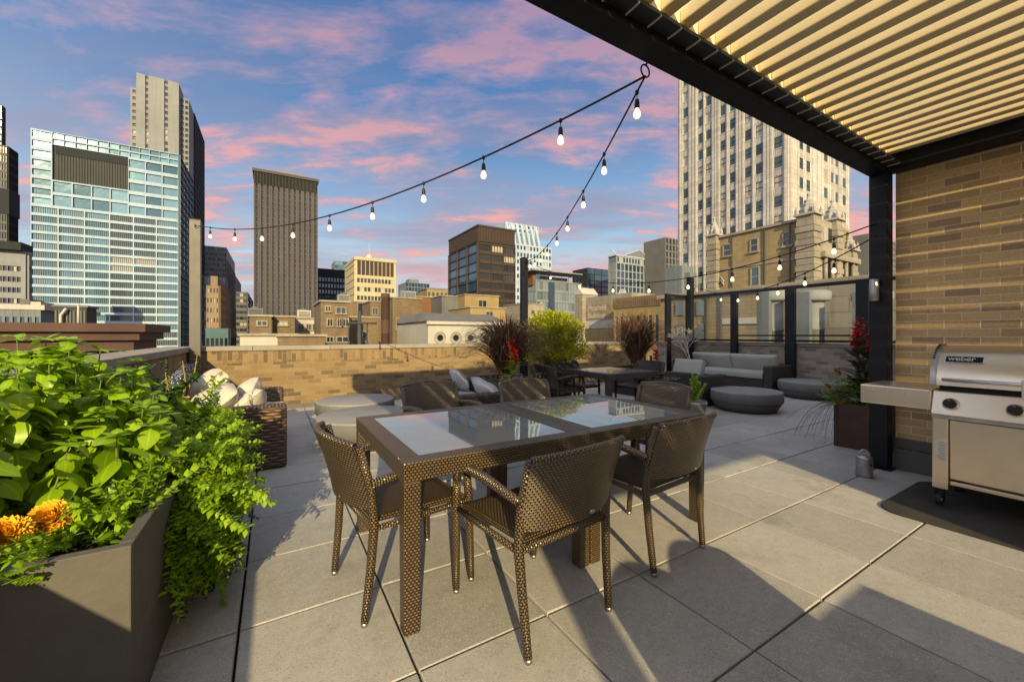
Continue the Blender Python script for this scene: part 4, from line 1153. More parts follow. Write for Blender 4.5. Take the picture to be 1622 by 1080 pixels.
house('tan brick roof house with one window below the striped tower, left of a pair', 395, 430, 501, 33, S['tan3'], [(408, 422, 509, 515), (415, 423, 529, 535)])
house('tan brick roof house with one window below the striped tower, right of a pair', 431.5, 467, 502, 34, S['tan3'], [(442, 455, 510, 515)])
house('brown brick stair house with paired windows left of the rusty chimney', 508, 553, 478, 30, S['tan3'], [(516, 523, 486, 493), (533, 547, 487, 496), (519, 526, 506, 516), (535, 541, 506, 516), (543.5, 551, 506, 516), (518, 527, 534, 541), (534, 551, 534, 541)], depth=5)
house('brown shed roof house between the stair house and the rusty chimney', 556, 600, 503, 36, S['tan3'], [(566, 582, 526, 540)], depth=5)
house('low white walled roof house in front of the striped tower', 466, 508, 505, 37, S['whitewash'], [(474, 480, 514, 522), (486, 492, 514, 522), (496, 502, 514, 522)])
r, X, Y, Z = house('tan wall with dark grille behind the stair house', 549, 586, 478, 50, S['tan3'], [(567, 583, 480, 500)], depth=5)
house('broad brown brick building right of the rusty chimney', 622, 668, 472, 44, S['tan3'], [(628, 632, 505, 522), (636, 640, 505, 522), (659, 663, 506, 520), (666, 667.5, 506, 520)], depth=8)
house('orange patched brick building behind the broad brown building', 655, 705, 470, 52, S['orange'], [], depth=8)
house('small brown shed directly left of the rusty chimney', 586, 608, 478, 46, S['tan3'], [(590, 598, 488, 498)], depth=5)
house('tan roof house with a slatted side behind the white arched building', 736, 790, 467, 46, S['tan2'], [(758, 770, 476, 486)], depth=6)
house('grey slatted roof house left of the yellow tan roof house', 700, 738, 469, 48, S['lead'], [], depth=6)
house('low yellow tan roof house behind the ornamental grass', 745, 800, 487, 38, S['tan2'], [(770, 780, 494, 504)], depth=6)
house('pale roof house with square vents left of the grey glass office', 830, 862, 481, 50, S['lime'], [(842, 846, 492, 497), (852, 856, 492, 497)], depth=6)
house('low cream roof strip just behind the parapet below the striped tower', 380, 470, 532, 25, S['whitewash'], [], depth=8)
house('low brown roof strip just behind the parapet left of the stair house', 440, 515, 533, 24, S['tan3'], [], depth=6)
# rusty chimney
D_ = 28.0
a = on_y(604, 500, D_); b = on_y(617, 500, D_); zt = on_y(610, 465, D_).z
r = thing('chimney', 'round rusty brown steel chimney rising above the parapet', 'chimney', ((a.x + b.x) / 2, D_, 0)); rad = (b.x - a.x) / 2
q = MB(); q.lathe([(rad, -10), (rad, zt - .35), (rad * 1.07, zt - .34), (rad * 1.07, zt), (rad * .85, zt + .001), (rad * .85, zt - .5)], 20, cap=False); q.build('stack', S['rust'], r)
q = MB(); q.lathe([(rad * 1.02, 0), (rad * 1.02, .9)], 20, (0, 0, on_y(610, 528, D_).z), cap=False); q.build('band', S['rust'], r)
# pipe rack beside it
r = thing('roof_pipework', 'dark pipework and ladder rack beside the rusty chimney', 'pipework', (a.x - 1.6, D_, 0))
z0 = on_y(590, 512, D_).z
q = MB(); q.tube([(-.6, 0, z0), (1.3, 0, z0)], .06, 6); q.tube([(-.5, 0, -6), (-.5, 0, z0)], .05, 6); q.tube([(.2, .1, -6), (.2, .1, z0 + .8)], .12, 8); q.tube([(.7, .1, -6), (.7, .1, z0)], .05, 6); q.build('pipe', S['greypanel'], r)
# white building with round windows and grey curved roof
D_ = 30.0
r, X, Y, Z = block('arched_white_building', 'white building with round windows in arches and a grey roof', 'building', 678, 800, 508, D_, wall=S['whitewash'], zb=-20, depth=9)
wx = lambda p: on_y(p, 530, D_).x - r.location[0]; wz = lambda p, y: on_y(p, y, D_).z
q = MB(); h = wz(740, 495) - Z
q.add([(-.2, -.3, Z), (X + .2, -.3, Z), (X + .2, Y, Z), (-.2, Y, Z), (.4, 2.2, Z + h), (X - .4, 2.2, Z + h), (X - .4, Y, Z + h), (.4, Y, Z + h)], [(0, 1, 5, 4), (4, 5, 6, 7), (1, 2, 6, 5), (0, 4, 7, 3)])
q.build('roof', S['lead'], r)
boxpart(r, 'cornice', S['whitewash'], -.15, X + .15, -.25, -.004, Z - .28, Z - .02)
for p_ in (697, 722, 745, 769):
    c = wx(p_); zc0 = wz(p_, 535)
    ww = MB(); ww.lathe([(0.0, 0), (.24, 0)], 20, cap=False)
    M_ = Matrix.Translation((c, -.03, zc0)) @ Matrix.Rotation(PI / 2, 4, 'X')
    ww.xf(M_); w = ww.build('round_window', G['black'], r)
    fr = MB()
    for rad_ in (.27, .46):
        fr.tube([(c + rad_ * math.cos(k / 20 * 2 * PI), -.04, zc0 + rad_ * math.sin(k / 20 * 2 * PI)) for k in range(21)], .035, 5)
    for k in range(12):
        an = PI * k / 11
        fr.tube([(c + .3 * math.cos(an), -.03, zc0 + .3 * math.sin(an)), (c + .44 * math.cos(an), -.03, zc0 + .44 * math.sin(an))], .012, 4)
    fr.build('window_frame', S['lime'], w)

# small machines on the near roofs
def roof_unit(label, px, py, D, w, h, kind):
    p = on_y(px, py, D)
    r = thing('roof_unit', label, 'air unit', (p.x, D, p.z))
    q = MB(); q.box(-w, w, 0, w * 1.6, 0, h); q.build('casing', S[kind], r, bevel=.02)
    q = MB(); q.lathe([(w * .55, h), (w * .6, h + .03), (w * .6, h + .12), (0, h + .13)], 16, (0, w * .8, 0)); q.build('fan_hood', S['midgrey'], r)
    q = MB()
    for i in range(5): q.box(-w * .85, w * .85, -.02, -.002, h * (.15 + i * .15), h * (.22 + i * .15))
    q.build('grille', S['greypanel'], r)
roof_unit('pale roof air unit on the white walled roof house below the striped tower', 482, 505.5, 37.5, .5, .75, 'whitewash')
roof_unit('grey roof air unit on the left roof of the pair below the striped tower', 405, 501.5, 33.5, .45, .6, 'sheet')
roof_unit('zinc roof air unit on the broad brown building right of the chimney', 650, 472.5, 46, .7, .8, 'duct')
roof_unit('small grey roof air unit on top of the brown stair house', 545, 478.5, 31, .4, .55, 'duct')
# ---------------------------------------------------------------- dining furniture
def rbox(cx, cy, cz, sx, sy, sz, m, name, parent, bevel=.01, seg=2):
    q = MB(); q.box(cx - sx/2, cx + sx/2, cy - sy/2, cy + sy/2, cz - sz/2, cz + sz/2)
    return q.build(name, m, parent, bevel=bevel, seg=seg)
def make_table(label, loc, rotz=0, W=1.045, D=1.125, Hh=.74, m='weave', mv='weave', group=None):
    t = thing('dining_table', label, 'table', loc, rotz, group)
    fw, fh = .095, .085
    q = MB()
    q.box(-W/2, W/2, -D/2, -D/2 + fw, Hh - fh, Hh); q.box(-W/2, W/2, D/2 - fw, D/2, Hh - fh, Hh)
    q.box(-W/2, -W/2 + fw, -D/2 + fw, D/2 - fw, Hh - fh, Hh); q.box(W/2 - fw, W/2, -D/2 + fw, D/2 - fw, Hh - fh, Hh)
    q.build('frame', K[m], t, bevel=.006)
    g = MB(); g.box(-W/2 + fw + .001, W/2 - fw - .001, -D/2 + fw + .001, D/2 - fw - .001, Hh - .011, Hh - .003); g.build('glass_top', K['table_glass'], t)
    lw = .078
    for sx in (-1, 1):
        for sy in (-1, 1):
            cx, cy = sx * (W/2 - lw/2), sy * (D/2 - lw/2)
            q = MB(); q.frustum(cx, cy, 0.0, Hh - fh - .001, lw/2 * .9, lw/2 * .9, lw/2, lw/2)
            q.build('leg', K[m], t, bevel=.006)
    return t
def make_chair(label, loc, rotz, m='weave', group=None):
    """woven armchair, the sitter looks along +Y"""
    c = thing('dining_chair', label, 'chair', loc, rotz, group)
    W = .252
    # seat, slightly dished, rounded at the front
    def seat(u, v):
        x = (u - .5) * .49 * (1 - .06 * (1 - v)); y = -.235 + v * .475
        return (x, y, .452 - .012 * math.sin(PI * u) * math.sin(PI * min(1, v * 1.1)) - .03 * max(0, (v - .85) / .15) ** 2)
    q = MB(); q.slab(seat, lambda u, v: (0, 0, 1), .028, 14, 12, .49, .475); q.build('seat', K[m], c)
    def curve(u):   # plan of the back
        return -.255 - .075 * (1 - (2 * u - 1) ** 2)
    def back(u, v):
        x = (u - .5) * 2 * (W + .012 + .012 * v)
        lean = -.055 * v - .03 * v * v
        return (x, curve(u) + lean, .515 + v * (.295 + .02 * math.sin(PI * u)) - .0 )
    def bn(u, v):
        s = -.075 * (-4 * (2 * u - 1)); n = Vector((-s / (2 * W) * -1 * -1, 1, .25)); return n.normalized()
    q = MB(); q.slab(back, bn, .026, 22, 10, .58, .31)
    q.build('backrest', K[m], c)
    q = MB(); q.tube([back(i / 22, 1.0) for i in range(23)], .0165, 8); q.build('top_roll', K[m], c)
    q = MB(); q.lathe([(0, 0), (.016, .0), (.014, .002), (.0, .003)], 14, sy=.55); b = back(.62, .055)
    q.xf(Matrix.Translation((b[0], b[1] - .016, b[2])) @ Matrix.Rotation(PI / 2, 4, 'X')); q.build('maker_tag', K['chrome'], c)
    lm = None
    for s in (-1, 1):
        # rear leg runs up the side of the backrest
        p = [(s * .245, -.285, .02), (s * .255, -.262, .25), (s * .265, -.25, .44), (s * .262, -.262, .60), (s * .264, -.315, .800)]
        q = MB(); q.tube(p, [.0175, .02, .0215, .02, .017], 10); l = q.build('leg', K[m], c)
        q = MB(); q.tube([(s * .244, -.287, 0), (s * .245, -.285, .0199)], [.0145, .0165], 12); q.build('foot_cap', K['steel_dull'], l)
        # front leg sweeps up into the arm
        p = [(s * .255, .262, .02), (s * .262, .25, .25), (s * .268, .238, .46), (s * .272, .225, .58)]
        q = MB(); q.tube(p, [.0175, .02, .0215, .0205], 10); l = q.build('leg', K[m], c)
        q = MB(); q.tube([(s * .2548, .263, 0), (s * .255, .262, .0199)], [.0145, .0165], 12); q.build('foot_cap', K['steel_dull'], l)
        p = [(s * .272, .225, .575), (s * .274, .215, .625), (s * .276, .185, .655), (s * .278, .13, .665), (s * .28, -.05, .66), (s * .279, -.17, .645), (s * .276, -.27, .632)]
        q = MB(); q.tube(p, [.0205, .022, .023, .023, .022, .02, .018], 10); q.build('arm', K[m], c)
        q = MB(); q.tube([(s * .262, -.25, .425), (s * .262, .238, .43)], .015, 8); q.build('side_rail', K[m], c)
    q = MB(); q.tube([(-.262, .236, .43), (0, .243, .425), (.262, .236, .43)], .017, 8); q.build('cross_rail', K[m], c)
    q = MB(); q.tube([(-.262, -.25, .425), (.262, -.25, .425)], .015, 8); q.build('cross_rail', K[m], c)
    return c
TY = 2.245
t1 = make_table('glass topped bronze woven dining table, the left half nearest the herb planter', (.9975, TY, 0), group='pair of tables pushed together')
copy_thing(t1, (2.0455, TY, 0), 0, 'glass topped bronze woven dining table, the right half with three chairs near it', 'pair of tables pushed together')
grp = 'chairs around the long glass table'
ch = make_chair('bronze woven armchair nearest the viewer with its back turned, in front of the table', (1.07, 1.623, 0), math.radians(6.7), group=grp)
def chair(x, y, deg, label, g=grp): return copy_thing(ch, (x, y, 0), math.radians(deg), label, g)
chair(.60, 2.126, -82.7, 'bronze woven armchair at the left end of the table beside the concrete drums')
chair(1.965, 1.744, 5, 'bronze woven armchair with its back turned at the right front of the table')
chair(1.30, 3.33, 183, 'woven armchair behind the table, between it and the concrete drums')
chair(2.13, 3.03, 176, 'woven armchair behind the middle of the table in front of the flower planter')
chair(2.78, 2.43, 92, 'woven armchair at the right end of the table, facing left')
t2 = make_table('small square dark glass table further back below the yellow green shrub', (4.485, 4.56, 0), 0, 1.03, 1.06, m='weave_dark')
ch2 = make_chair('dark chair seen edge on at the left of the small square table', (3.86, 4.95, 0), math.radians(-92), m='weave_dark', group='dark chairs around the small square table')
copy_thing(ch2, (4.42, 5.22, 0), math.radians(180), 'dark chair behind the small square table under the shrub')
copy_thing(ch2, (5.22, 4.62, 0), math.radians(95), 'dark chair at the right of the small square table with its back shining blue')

# ---------------------------------------------------------------- lounge furniture
def pillow_mesh(w, h, t, m, seed=0):
    R = random.Random(seed); q = MB()
    a = [R.uniform(-.12, .12) for _ in range(6)]
    def f(sgn):
        def g(u, v):
            x, y = 2 * u - 1, 2 * v - 1
            e = max(0.0, (1 - abs(x) ** 2.6) * (1 - abs(y) ** 2.6)) ** .7
            pin = 1 - .035 * (1 - abs(x) ** 2) * abs(y) ** 3
            pin2 = 1 - .035 * (1 - abs(y) ** 2) * abs(x) ** 3
            z = sgn * t / 2 * e * (1 + a[0] * math.sin(3 * x + a[1] * 9) + a[2] * math.cos(4 * y + a[3] * 9))
            z += .012 * math.sin(7 * x * y + a[4] * 20) * e
            return (x * w / 2 * pin2 * (1 - .12 * y ** 4), y * h / 2 * pin * (1 - .12 * x ** 4), z)
        return g
    q.sheet(f(1), 16, 16, w, h); q.sheet(f(-1), 16, 16, w, h, flip=True)
    return q.mesh('pillow', m)
def pillow(label, m, loc, rot, w=.46, h=.46, t=.17, seed=0, group=None):
    o = bpy.data.objects.new('pillow', pillow_mesh(w, h, t, m, seed)); COL.objects.link(o)
    o.location = loc; o.rotation_euler = [math.radians(a) for a in rot]
    return tag(o, label, 'pillow', group)
def cushion(parent, cx, cy, cz, sx, sy, sz, m, name='seat_cushion', rot=None):
    """a soft box cushion with crowned faces and rounded edges"""
    q = MB()
    n = 14
    def f(sg):
        def g(u, v):
            x, y = 2 * u - 1, 2 * v - 1
            ed = (1 - abs(x) ** 7) ** .5 * (1 - abs(y) ** 7) ** .5
            cr = .012 * (1 - x * x) * (1 - y * y)
            return (x * sx / 2, y * sy / 2, sg * (sz / 2 - .02 + .02 * ed + cr))
        return g
    q.sheet(f(1), n, n, sx, sy); q.sheet(f(-1), n, n, sx, sy, flip=True)
    A, B = f(1), f(-1)
    for e in (lambda t: (t, 0), lambda t: (1, t), lambda t: (1 - t, 1), lambda t: (0, 1 - t)):
        def side(a, b, e=e):
            p = Vector(A(*e(a))); r_ = Vector(B(*e(a))); m_ = p.lerp(r_, 1 - b)
            k = math.sin(PI * b) * .008; d = Vector((m_.x / sx, m_.y / sy, 0)); 
            if abs(d.x) > abs(d.y): d = Vector((math.copysign(1, d.x), 0, 0))
            else: d = Vector((0, math.copysign(1, d.y), 0))
            return m_ + d * k
        q.sheet(side, n, 4, sx, sz)
    o = q.build(name, m, parent, loc=(cx, cy, cz))
    if rot: o.rotation_euler = [math.radians(a) for a in rot]
    return o
def make_sofa(label, loc, rotz, L, D=1.05, arm_h=.61, back_h=.61, m='wicker', cm='cushion', arm_w=.17, seats=1, cat='sofa', name='wicker_sofa', group=None, arms=(1, 1), cush_back=0):
    """origin at the back centre on the floor; the sitter looks along +Y; L along X"""
    s = thing(name, label, cat, loc, rotz, group)
    rbox(0, .085, back_h/2 + .01, L - 2*arm_w - .002, .17, back_h - .02, K[m], 'back', s, .03, 3)
    for i, sg in enumerate((-1, 1)):
        if arms[i]: rbox(sg * (L/2 - arm_w/2), D/2, arm_h/2, arm_w, D, arm_h, K[m], 'arm', s, .035, 3)
    il = L - 2 * arm_w - .004
    rbox(0, .17 + (D - .17)/2 - .012, .16, il, D - .175, .28, K[m], 'base', s, .02, 2)
    for k in range(seats):
        w = il / seats
        cushion(s, -il/2 + w * (k + .5), .17 + (D - .16)/2, .375, w - .012, D - .19, .15, K[cm])
    for k in range(cush_back):
        w = il / cush_back
        cushion(s, -il/2 + w * (k + .5), .30, .615, w - .02, .40, .16, K[cm], 'back_cushion', (68, 0, 0))
    return s
LS = make_sofa('brown wicker loveseat with cream cushions against the left wall behind the herbs', (-1.0, 5.27, 0), math.radians(-90), 1.64, D=1.12)
GP = 'pillows heaped on the wicker loveseat'
pillow('cream pillow leaning at the top of the heap against the wall on the loveseat', K['cushion'], (-.60, 5.42, .68), (58, 10, -70), .5, .5, .26, 1, GP)
pillow('cream pillow lying lowest at the left of the loveseat heap', K['cushion'], (-.52, 4.98, .60), (38, 8, -80), .52, .5, .26, 2, GP)
pillow('small round cornered cream pillow at the right of the heap, upper one', K['cushion'], (-.26, 5.42, .60), (55, 20, -100), .40, .40, .23, 3, GP)
pillow('small cream pillow in front of the heap by the loveseat arm', K['cushion'], (-.22, 5.02, .56), (40, -12, -95), .42, .40, .23, 4, GP)
pillow('navy pillow with white dots leaning at the left wall', K['pillow_dot'], (-.83, 5.02, .73), (72, 8, -80), .48, .48, .16, 5, GP)
pillow('navy pillow with white dots half hidden behind the cream heap', K['pillow_dot'], (-.84, 5.60, .74), (75, -8, -95), .48, .48, .16, 6, GP)
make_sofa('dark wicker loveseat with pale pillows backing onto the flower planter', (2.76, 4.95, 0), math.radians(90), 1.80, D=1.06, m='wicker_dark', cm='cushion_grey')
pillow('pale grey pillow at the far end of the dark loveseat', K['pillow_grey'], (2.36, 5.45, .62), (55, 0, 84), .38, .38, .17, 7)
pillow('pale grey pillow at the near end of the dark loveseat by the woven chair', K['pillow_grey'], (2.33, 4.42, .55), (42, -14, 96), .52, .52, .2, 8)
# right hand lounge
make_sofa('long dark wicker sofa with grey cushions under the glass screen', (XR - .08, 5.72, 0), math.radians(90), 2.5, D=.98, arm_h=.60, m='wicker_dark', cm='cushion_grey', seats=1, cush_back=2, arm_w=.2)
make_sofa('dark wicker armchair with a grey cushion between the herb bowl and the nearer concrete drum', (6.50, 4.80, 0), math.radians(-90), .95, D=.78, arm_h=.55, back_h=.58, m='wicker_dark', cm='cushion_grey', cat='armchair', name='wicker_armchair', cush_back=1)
def drum(label, x, y, R=.55, Hh=.335, group='concrete drum tables'):
    d = thing('drum_table', label, 'table', (x, y, 0), 0, group)
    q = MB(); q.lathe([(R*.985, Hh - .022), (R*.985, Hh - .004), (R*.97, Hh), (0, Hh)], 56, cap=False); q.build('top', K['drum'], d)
    q = MB(); q.lathe([(R*.99, .165), (R, .17), (R*1.0, Hh - .03), (R*.985, Hh - .0225)], 56, cap=False); q.build('rim', K['drum_rim_shade'], d)
    q = MB(); q.lathe([(R*.80, 0), (R*.985, .1648), (R*.0, .1649)], 56); q.build('base', K['drum_base_shade'], d)
    return d
drum('sunlit round concrete drum table, the nearer one beside the woven chair', .98, 5.02, .57)
drum('sunlit round concrete drum table close to the far parapet', 1.06, 6.27, .55)
drum('shaded round concrete drum table in front of the dark armchair', 6.98, 3.82, .55)
drum('shaded round concrete drum table furthest right, before the grey brick parapet', 9.50, 3.85, .60)

# ---------------------------------------------------------------- grill
GX = 4.30
r = thing('gas_grill', 'stainless steel gas grill on castors against the brick wall', 'grill', (GX, .5, 0))
def gb(x0, x1, y0, y1, z0, z1, m, name, bevel=.004, par=None):
    q = MB(); q.box(x0, x1, y0, y1, z0, z1); return q.build(name, K[m], par or r, bevel=bevel)
YL, YR = .46, -.72     # left end (towards the post), right end, relative
gb(.0, .055, YL - .085, YL, .13, .665, 'steel', 'leg', .006)
gb(.0, .055, YR, YR + .085, .13, .665, 'steel', 'leg', .006)
gb(.50, .56, YL - .085, YL, .13, .665, 'steel', 'leg', .006); gb(.50, .56, YR, YR + .085, .13, .665, 'steel', 'leg', .006)
gb(.018, .55, YR + .09, YL - .09, .17, .20, 'steel', 'bottom_shelf', .004)
gb(.055, .545, YL - .02, YL - .008, .2, .66, 'steel_dull', 'side_panel', .002)
d0 = gb(.012, .032, (YL + YR) / 2 + .004, YL - .09, .215, .655, 'steel', 'door', .006)
d1 = gb(.012, .032, YR + .09, (YL + YR) / 2 - .004, .215, .655, 'steel', 'door', .006)
q = MB(); q.add([(-.035, YL + .0, .69), (-.035, YR, .69), (.02, YR, .865), (.02, YL, .865), (.08, YL, .69), (.08, YR, .69), (.08, YR, .865), (.08, YL, .865)], [(0, 3, 2, 1), (3, 7, 6, 2), (0, 1, 5, 4), (0, 4, 7, 3), (1, 2, 6, 5), (4, 5, 6, 7)])
pan = q.build('control_panel', K['steel'], r, bevel=.008)
gb(-.02, .56, YR - .001, YL + .001, .662, .689, 'steel_dull', 'rail', .003)
gb(.081, .56, YR + .02, YL - .02, .69, .90, 'black', 'firebox', .01)
nrm = Vector((-.175, 0, .055)).normalized()
tilt = Matrix.Rotation(math.atan2(.055, .175), 4, 'Y')
for i, y in enumerate((YL - .10, YL - .40, YL - .72, YL - .98)):
    k = MB(); k.lathe([(.0, -.002), (.044, -.002), (.044, .006), (.036, .012), (.036, .014)], 24)
    Mx = Matrix.Translation((-.0125, y, .775)) @ Matrix.Rotation(math.radians(-90) + math.atan2(.055, .175), 4, 'Y')
    k.xf(Mx); b = k.build('knob', K['chrome'], r)
    k = MB(); k.lathe([(.034, .012), (.032, .04), (.028, .045), (0, .046)], 24); k.xf(Mx); k.build('knob_grip', K['rubber'], b)
    k = MB(); k.box(-.006, .006, -.007, .007, .0465, .049)
    k.v = [(v[0] + .022, v[1], v[2]) for v in k.v]; k.xf(Mx); k.build('pointer', K['red'], b)
gb(-.016, -.006, YL - .60, YL - .52, .80, .845, 'black', 'gauge', .002)
# lid: curved hood
def hood(u, v):
    a = u * PI * .5
    x = .03 + .30 * (1 - math.cos(a * .98)) * 1.0; z = .905 + .30 * math.sin(a) ** .85
    return (x, YL - .015 + (YR - YL + .03) * v, z)
q = MB(); q.sheet(hood, 18, 2, .5, 1.1)
q.sheet(lambda u, v: (.33 + .22 * u, YL - .015 + (YR - YL + .03) * v, 1.205 - .10 * u * u), 6, 2)
for yv in (0, 1):
    prof = [hood(i / 18, yv) for i in range(19)] + [(.33 + .22 * i / 6, hood(0, yv)[1], 1.205 - .10 * (i / 6) ** 2) for i in range(1, 7)] + [(.55, hood(0, yv)[1], .905)]
    q.add(prof, [tuple(range(len(prof))) if yv == 0 else tuple(range(len(prof) - 1, -1, -1))])
lid = q.build('lid', K['steel'], r)
# cast end cap with slots
q = MB()
for i in range(19):
    pass
q.slab(lambda u, v: (hood(u, 0)[0] - .006, YL - .014 + .03 * v, hood(u, 0)[2] + .004), lambda u, v: (-math.cos(u * 1.5), 0, math.sin(u * 1.5)), .012, 18, 1)
q.build('end_cap', K['steel_dull'], lid)
q = MB()
for i in range(9):
    u = .42 + i * .055; p = hood(u, 0); q.box(p[0] - .016, p[0] - .006, YL - .0, YL + .0125, p[2] + .004, p[2] + .014)
q.build('vent_slot', K['black'], lid)
q = MB(); q.tube([(-.035, YL - .06, .955), (-.035, YR + .06, .955)], .013, 12); h = q.build('handle', K['chrome'], r)
for y in (YL - .09, YR + .09):
    q = MB(); q.tube([(.045, y, .955), (-.035, y, .955)], .011, 8); q.build('handle_post', K['chrome'], h)
gb(-.062, -.049, YL - .52, YL - .43, .86, .985, 'steel', 'tool_clip', .004)
plq = gb(-.0, .008, 0, 0.20, -.031, .031, 'chrome', 'badge', .003, r)
ub = .42; pb = hood(ub, 0); pb2 = hood(ub + .02, 0)
ang = math.atan2(pb2[0] - pb[0], pb2[2] - pb[2])
plq.location = (pb[0] - .010, YL - .25, pb[2]); plq.rotation_euler = (0, ang, 0)
pl2 = MB(); pl2.box(-.0035, .0, .008, .192, -.024, .024); pl2.build('badge_face', K['black'], plq)
text_mesh('lettering', 'weber', K['chrome'], plq, (-.0037, .182, -.014), (PI / 2, 0, -PI / 2), .054, .0012, .0008)
# side shelf
gb(.02, .50, YL + .003, YL + .43, .845, .868, 'steel', 'side_shelf', .006)
gb(-.012, .0195, YL + .003, YL + .43, .715, .868, 'steel', 'shelf_front', .010)
gb(.02, .50, YL + .405, YL + .43, .735, .8445, 'steel_dull', 'shelf_end', .008)
for i in range(3):
    q = MB(); q.tube([(-.012, YL + .15 + i * .095, .822), (-.028, YL + .15 + i * .095, .824), (-.032, YL + .15 + i * .095, .834)], .005, 6); q.build('tool_hook', K['chrome'], r)
for y in (YL - .05, YR + .05):
    for x in (.03, .53):
        w = MB(); w.lathe([(.0, -.016), (.018, -.016), (.02, -.012), (.02, .012), (.018, .016), (0, .016)], 18); 
        Mx = Matrix.Translation((x - .01, y + .012, .048)) @ Matrix.Rotation(PI / 2, 4, 'X')
        t_ = MB(); t_.lathe([(.032, -.014), (.046, -.016), (.048, -.01), (.048, .01), (.046, .016), (.032, .014)], 24, cap=False); t_.xf(Mx); tt = t_.build('castor', K['rubber'], r)
        w.xf(Mx); w.build('hub', K['steel_dull'], tt)
        f = MB(); f.box(x - .026, x + .012, y - .012, y - .006, .04, .13); f.box(x - .026, x + .012, y + .030, y + .036, .04, .13); f.box(x - .026, x + .012, y - .006, y + .030, .110, .1299); f.build('castor_fork', K['black'], tt)
# instruction label stuck on the leg
q = MB(); q.box(-.0015, -.0003, YL - .075, YL - .018, .34, .50); lb = q.build('sticker', K['white_trim'], r)
q = MB()
for i in range(12):
    z = .487 - i * .0118
    q.box(-.0022, -.0016, YL - .07, YL - .024 - rnd.uniform(0, .018), z - .0028, z)
q.build('sticker_print', K['plinth'], lb)
# grill mat, rounded
def mat_outline(w, h, r_, n=10):
    P_ = []
    for cx, cy, a0 in ((w - r_, h - r_, 0), (-w + r_, h - r_, 90), (-w + r_, -h + r_, 180), (w - r_, -h + r_, 270)):
        for i in range(n + 1):
            a = math.radians(a0 + 90 * i / n); P_.append((cx + r_ * math.cos(a), cy + r_ * math.sin(a)))
    return P_
pts = mat_outline(.56, .98, .16)
q = MB(); n = len(pts)
q.add([(x, y, 0) for x, y in pts] + [(x, y, .006) for x, y in pts] + [(x * .985, y * .99, .009) for x, y in pts], [tuple(range(n - 1, -1, -1)), tuple(range(2 * n, 3 * n))] + [(i, (i + 1) % n, n + (i + 1) % n, n + i) for i in range(n)] + [(n + i, n + (i + 1) % n, 2 * n + (i + 1) % n, 2 * n + i) for i in range(n)])
tag(q.build('grill_mat', K['mat'], loc=(4.38, .18, .004)), 'dark rounded mat lying under the gas grill', 'mat')
# galvanised can with a strap handle
c_ = on_floor(1369, 754)
r = thing('watering_can', 'small galvanised can with a round handle on the floor before the pergola post', 'can', (c_.x, c_.y, 0))
q = MB(); q.lathe([(.060, 0), (.064, .004), (.062, .03), (.060, .165), (.062, .172), (.055, .185), (.02, .192), (.0, .193)], 24); q.build('body', K['steel_dull'], r)
q = MB(); q.tube([(.04 * math.cos(a / 12 * PI) * 1.0 * .514 * -1 + 0, .04 * math.cos(a / 12 * PI) * .857, .185 + .055 * math.sin(a / 12 * PI)) for a in range(13)], .008, 8); q.build('handle', K['steel_dull'], r)
q = MB(); q.lathe([(.0, 0), (.009, 0), (.009, .01), (0, .012)], 10); q.xf(Matrix.Translation((-.031, -.052, .12)) @ Matrix.Rotation(PI / 2, 4, 'X')); q.build('rivet', K['black'], r)

# ---------------------------------------------------------------- added shadow casters, unseen behind the photographer, whose shade falls into the picture
r = thing('bench_shadow_caster', 'added unseen shadow caster shaped as a bench with two arches, behind the photographer', 'bench', (.905, -1.13, 0))
q = MB(); pts = [(-.46, 0), (.46, 0)]
top = []
for i in range(25):
    t = 1 - i / 24; x = -.46 + .92 * t
    k = (t * 2) % 1.0 if t < 1 else 1.0
    top.append((x, 1.00 + .08 * math.sin(PI * k)))
pts += top; n = len(pts)
q.add([(x, -.03, z) for x, z in pts] + [(x, .03, z) for x, z in pts], [tuple(range(n - 1, -1, -1))[::-1], tuple(range(n, 2 * n))[::-1]] + [(i, (i + 1) % n, n + (i + 1) % n, n + i)[::-1] for i in range(n)])
q.build('back', K['corten'], r)
rbox(0, -.24, .44, .92, .42, .04, K['corten'], 'seat', r)
for sx in (-1, 1): rbox(sx * .42, -.40, .21, .06, .06, .42, K['corten'], 'leg', r)
r = thing('cabinet_shadow_caster', 'added unseen shadow caster shaped as a dark cabinet, behind the photographer', 'cabinet', (1.40, -2.22, 0))  # added out of view only to cast the stepped shadow on the floor
rbox(0, 0, .535, .50, 1.0, .97, K['black'], 'body', r, .01); rbox(-.125, -.515, .535, .24, .025, .90, K['gutter'], 'door', r, .004); rbox(.125, -.515, .535, .24, .025, .90, K['gutter'], 'door', r, .004)
for sx in (-1, 1): rbox(sx * .22, 0, .025, .05, .9, .05, K['black'], 'foot', r, .004)
# ---------------------------------------------------------------- planters and plants
L = {}
L['basil'] = leafmat('basil_leaf', (.13, .26, .006), (.36, .54, .016), .34, .38)
L['herb'] = leafmat('oregano_leaf', (.15, .30, .007), (.38, .56, .02), .36, .5)
L['dark'] = leafmat('dark_green_leaf', (.018, .05, .012), (.05, .11, .02), .25, .45)
L['lime'] = leafmat('yellow_green_leaf', (.22, .26, .012), (.45, .45, .03), .34, .5)
L['grass'] = leafmat('maroon_grass_blade', (.075, .035, .028), (.20, .115, .075), .25, .6)
L['grass_tan'] = leafmat('tan_grass_plume', (.20, .11, .07), (.36, .23, .14), .3, .7)
L['stem'] = simple('green_stem', (.10, .17, .03), .6)
L['grey_blade'] = simple('grey_grass', (.09, .10, .085), .7)
L['drystem'] = leafmat('dry_yellow_stem', (.28, .24, .04), (.48, .40, .08), .3, .7)
L['marigold'] = simple('orange_marigold_petals', (.85, .43, .012), .7, var=.3, vscale=60)
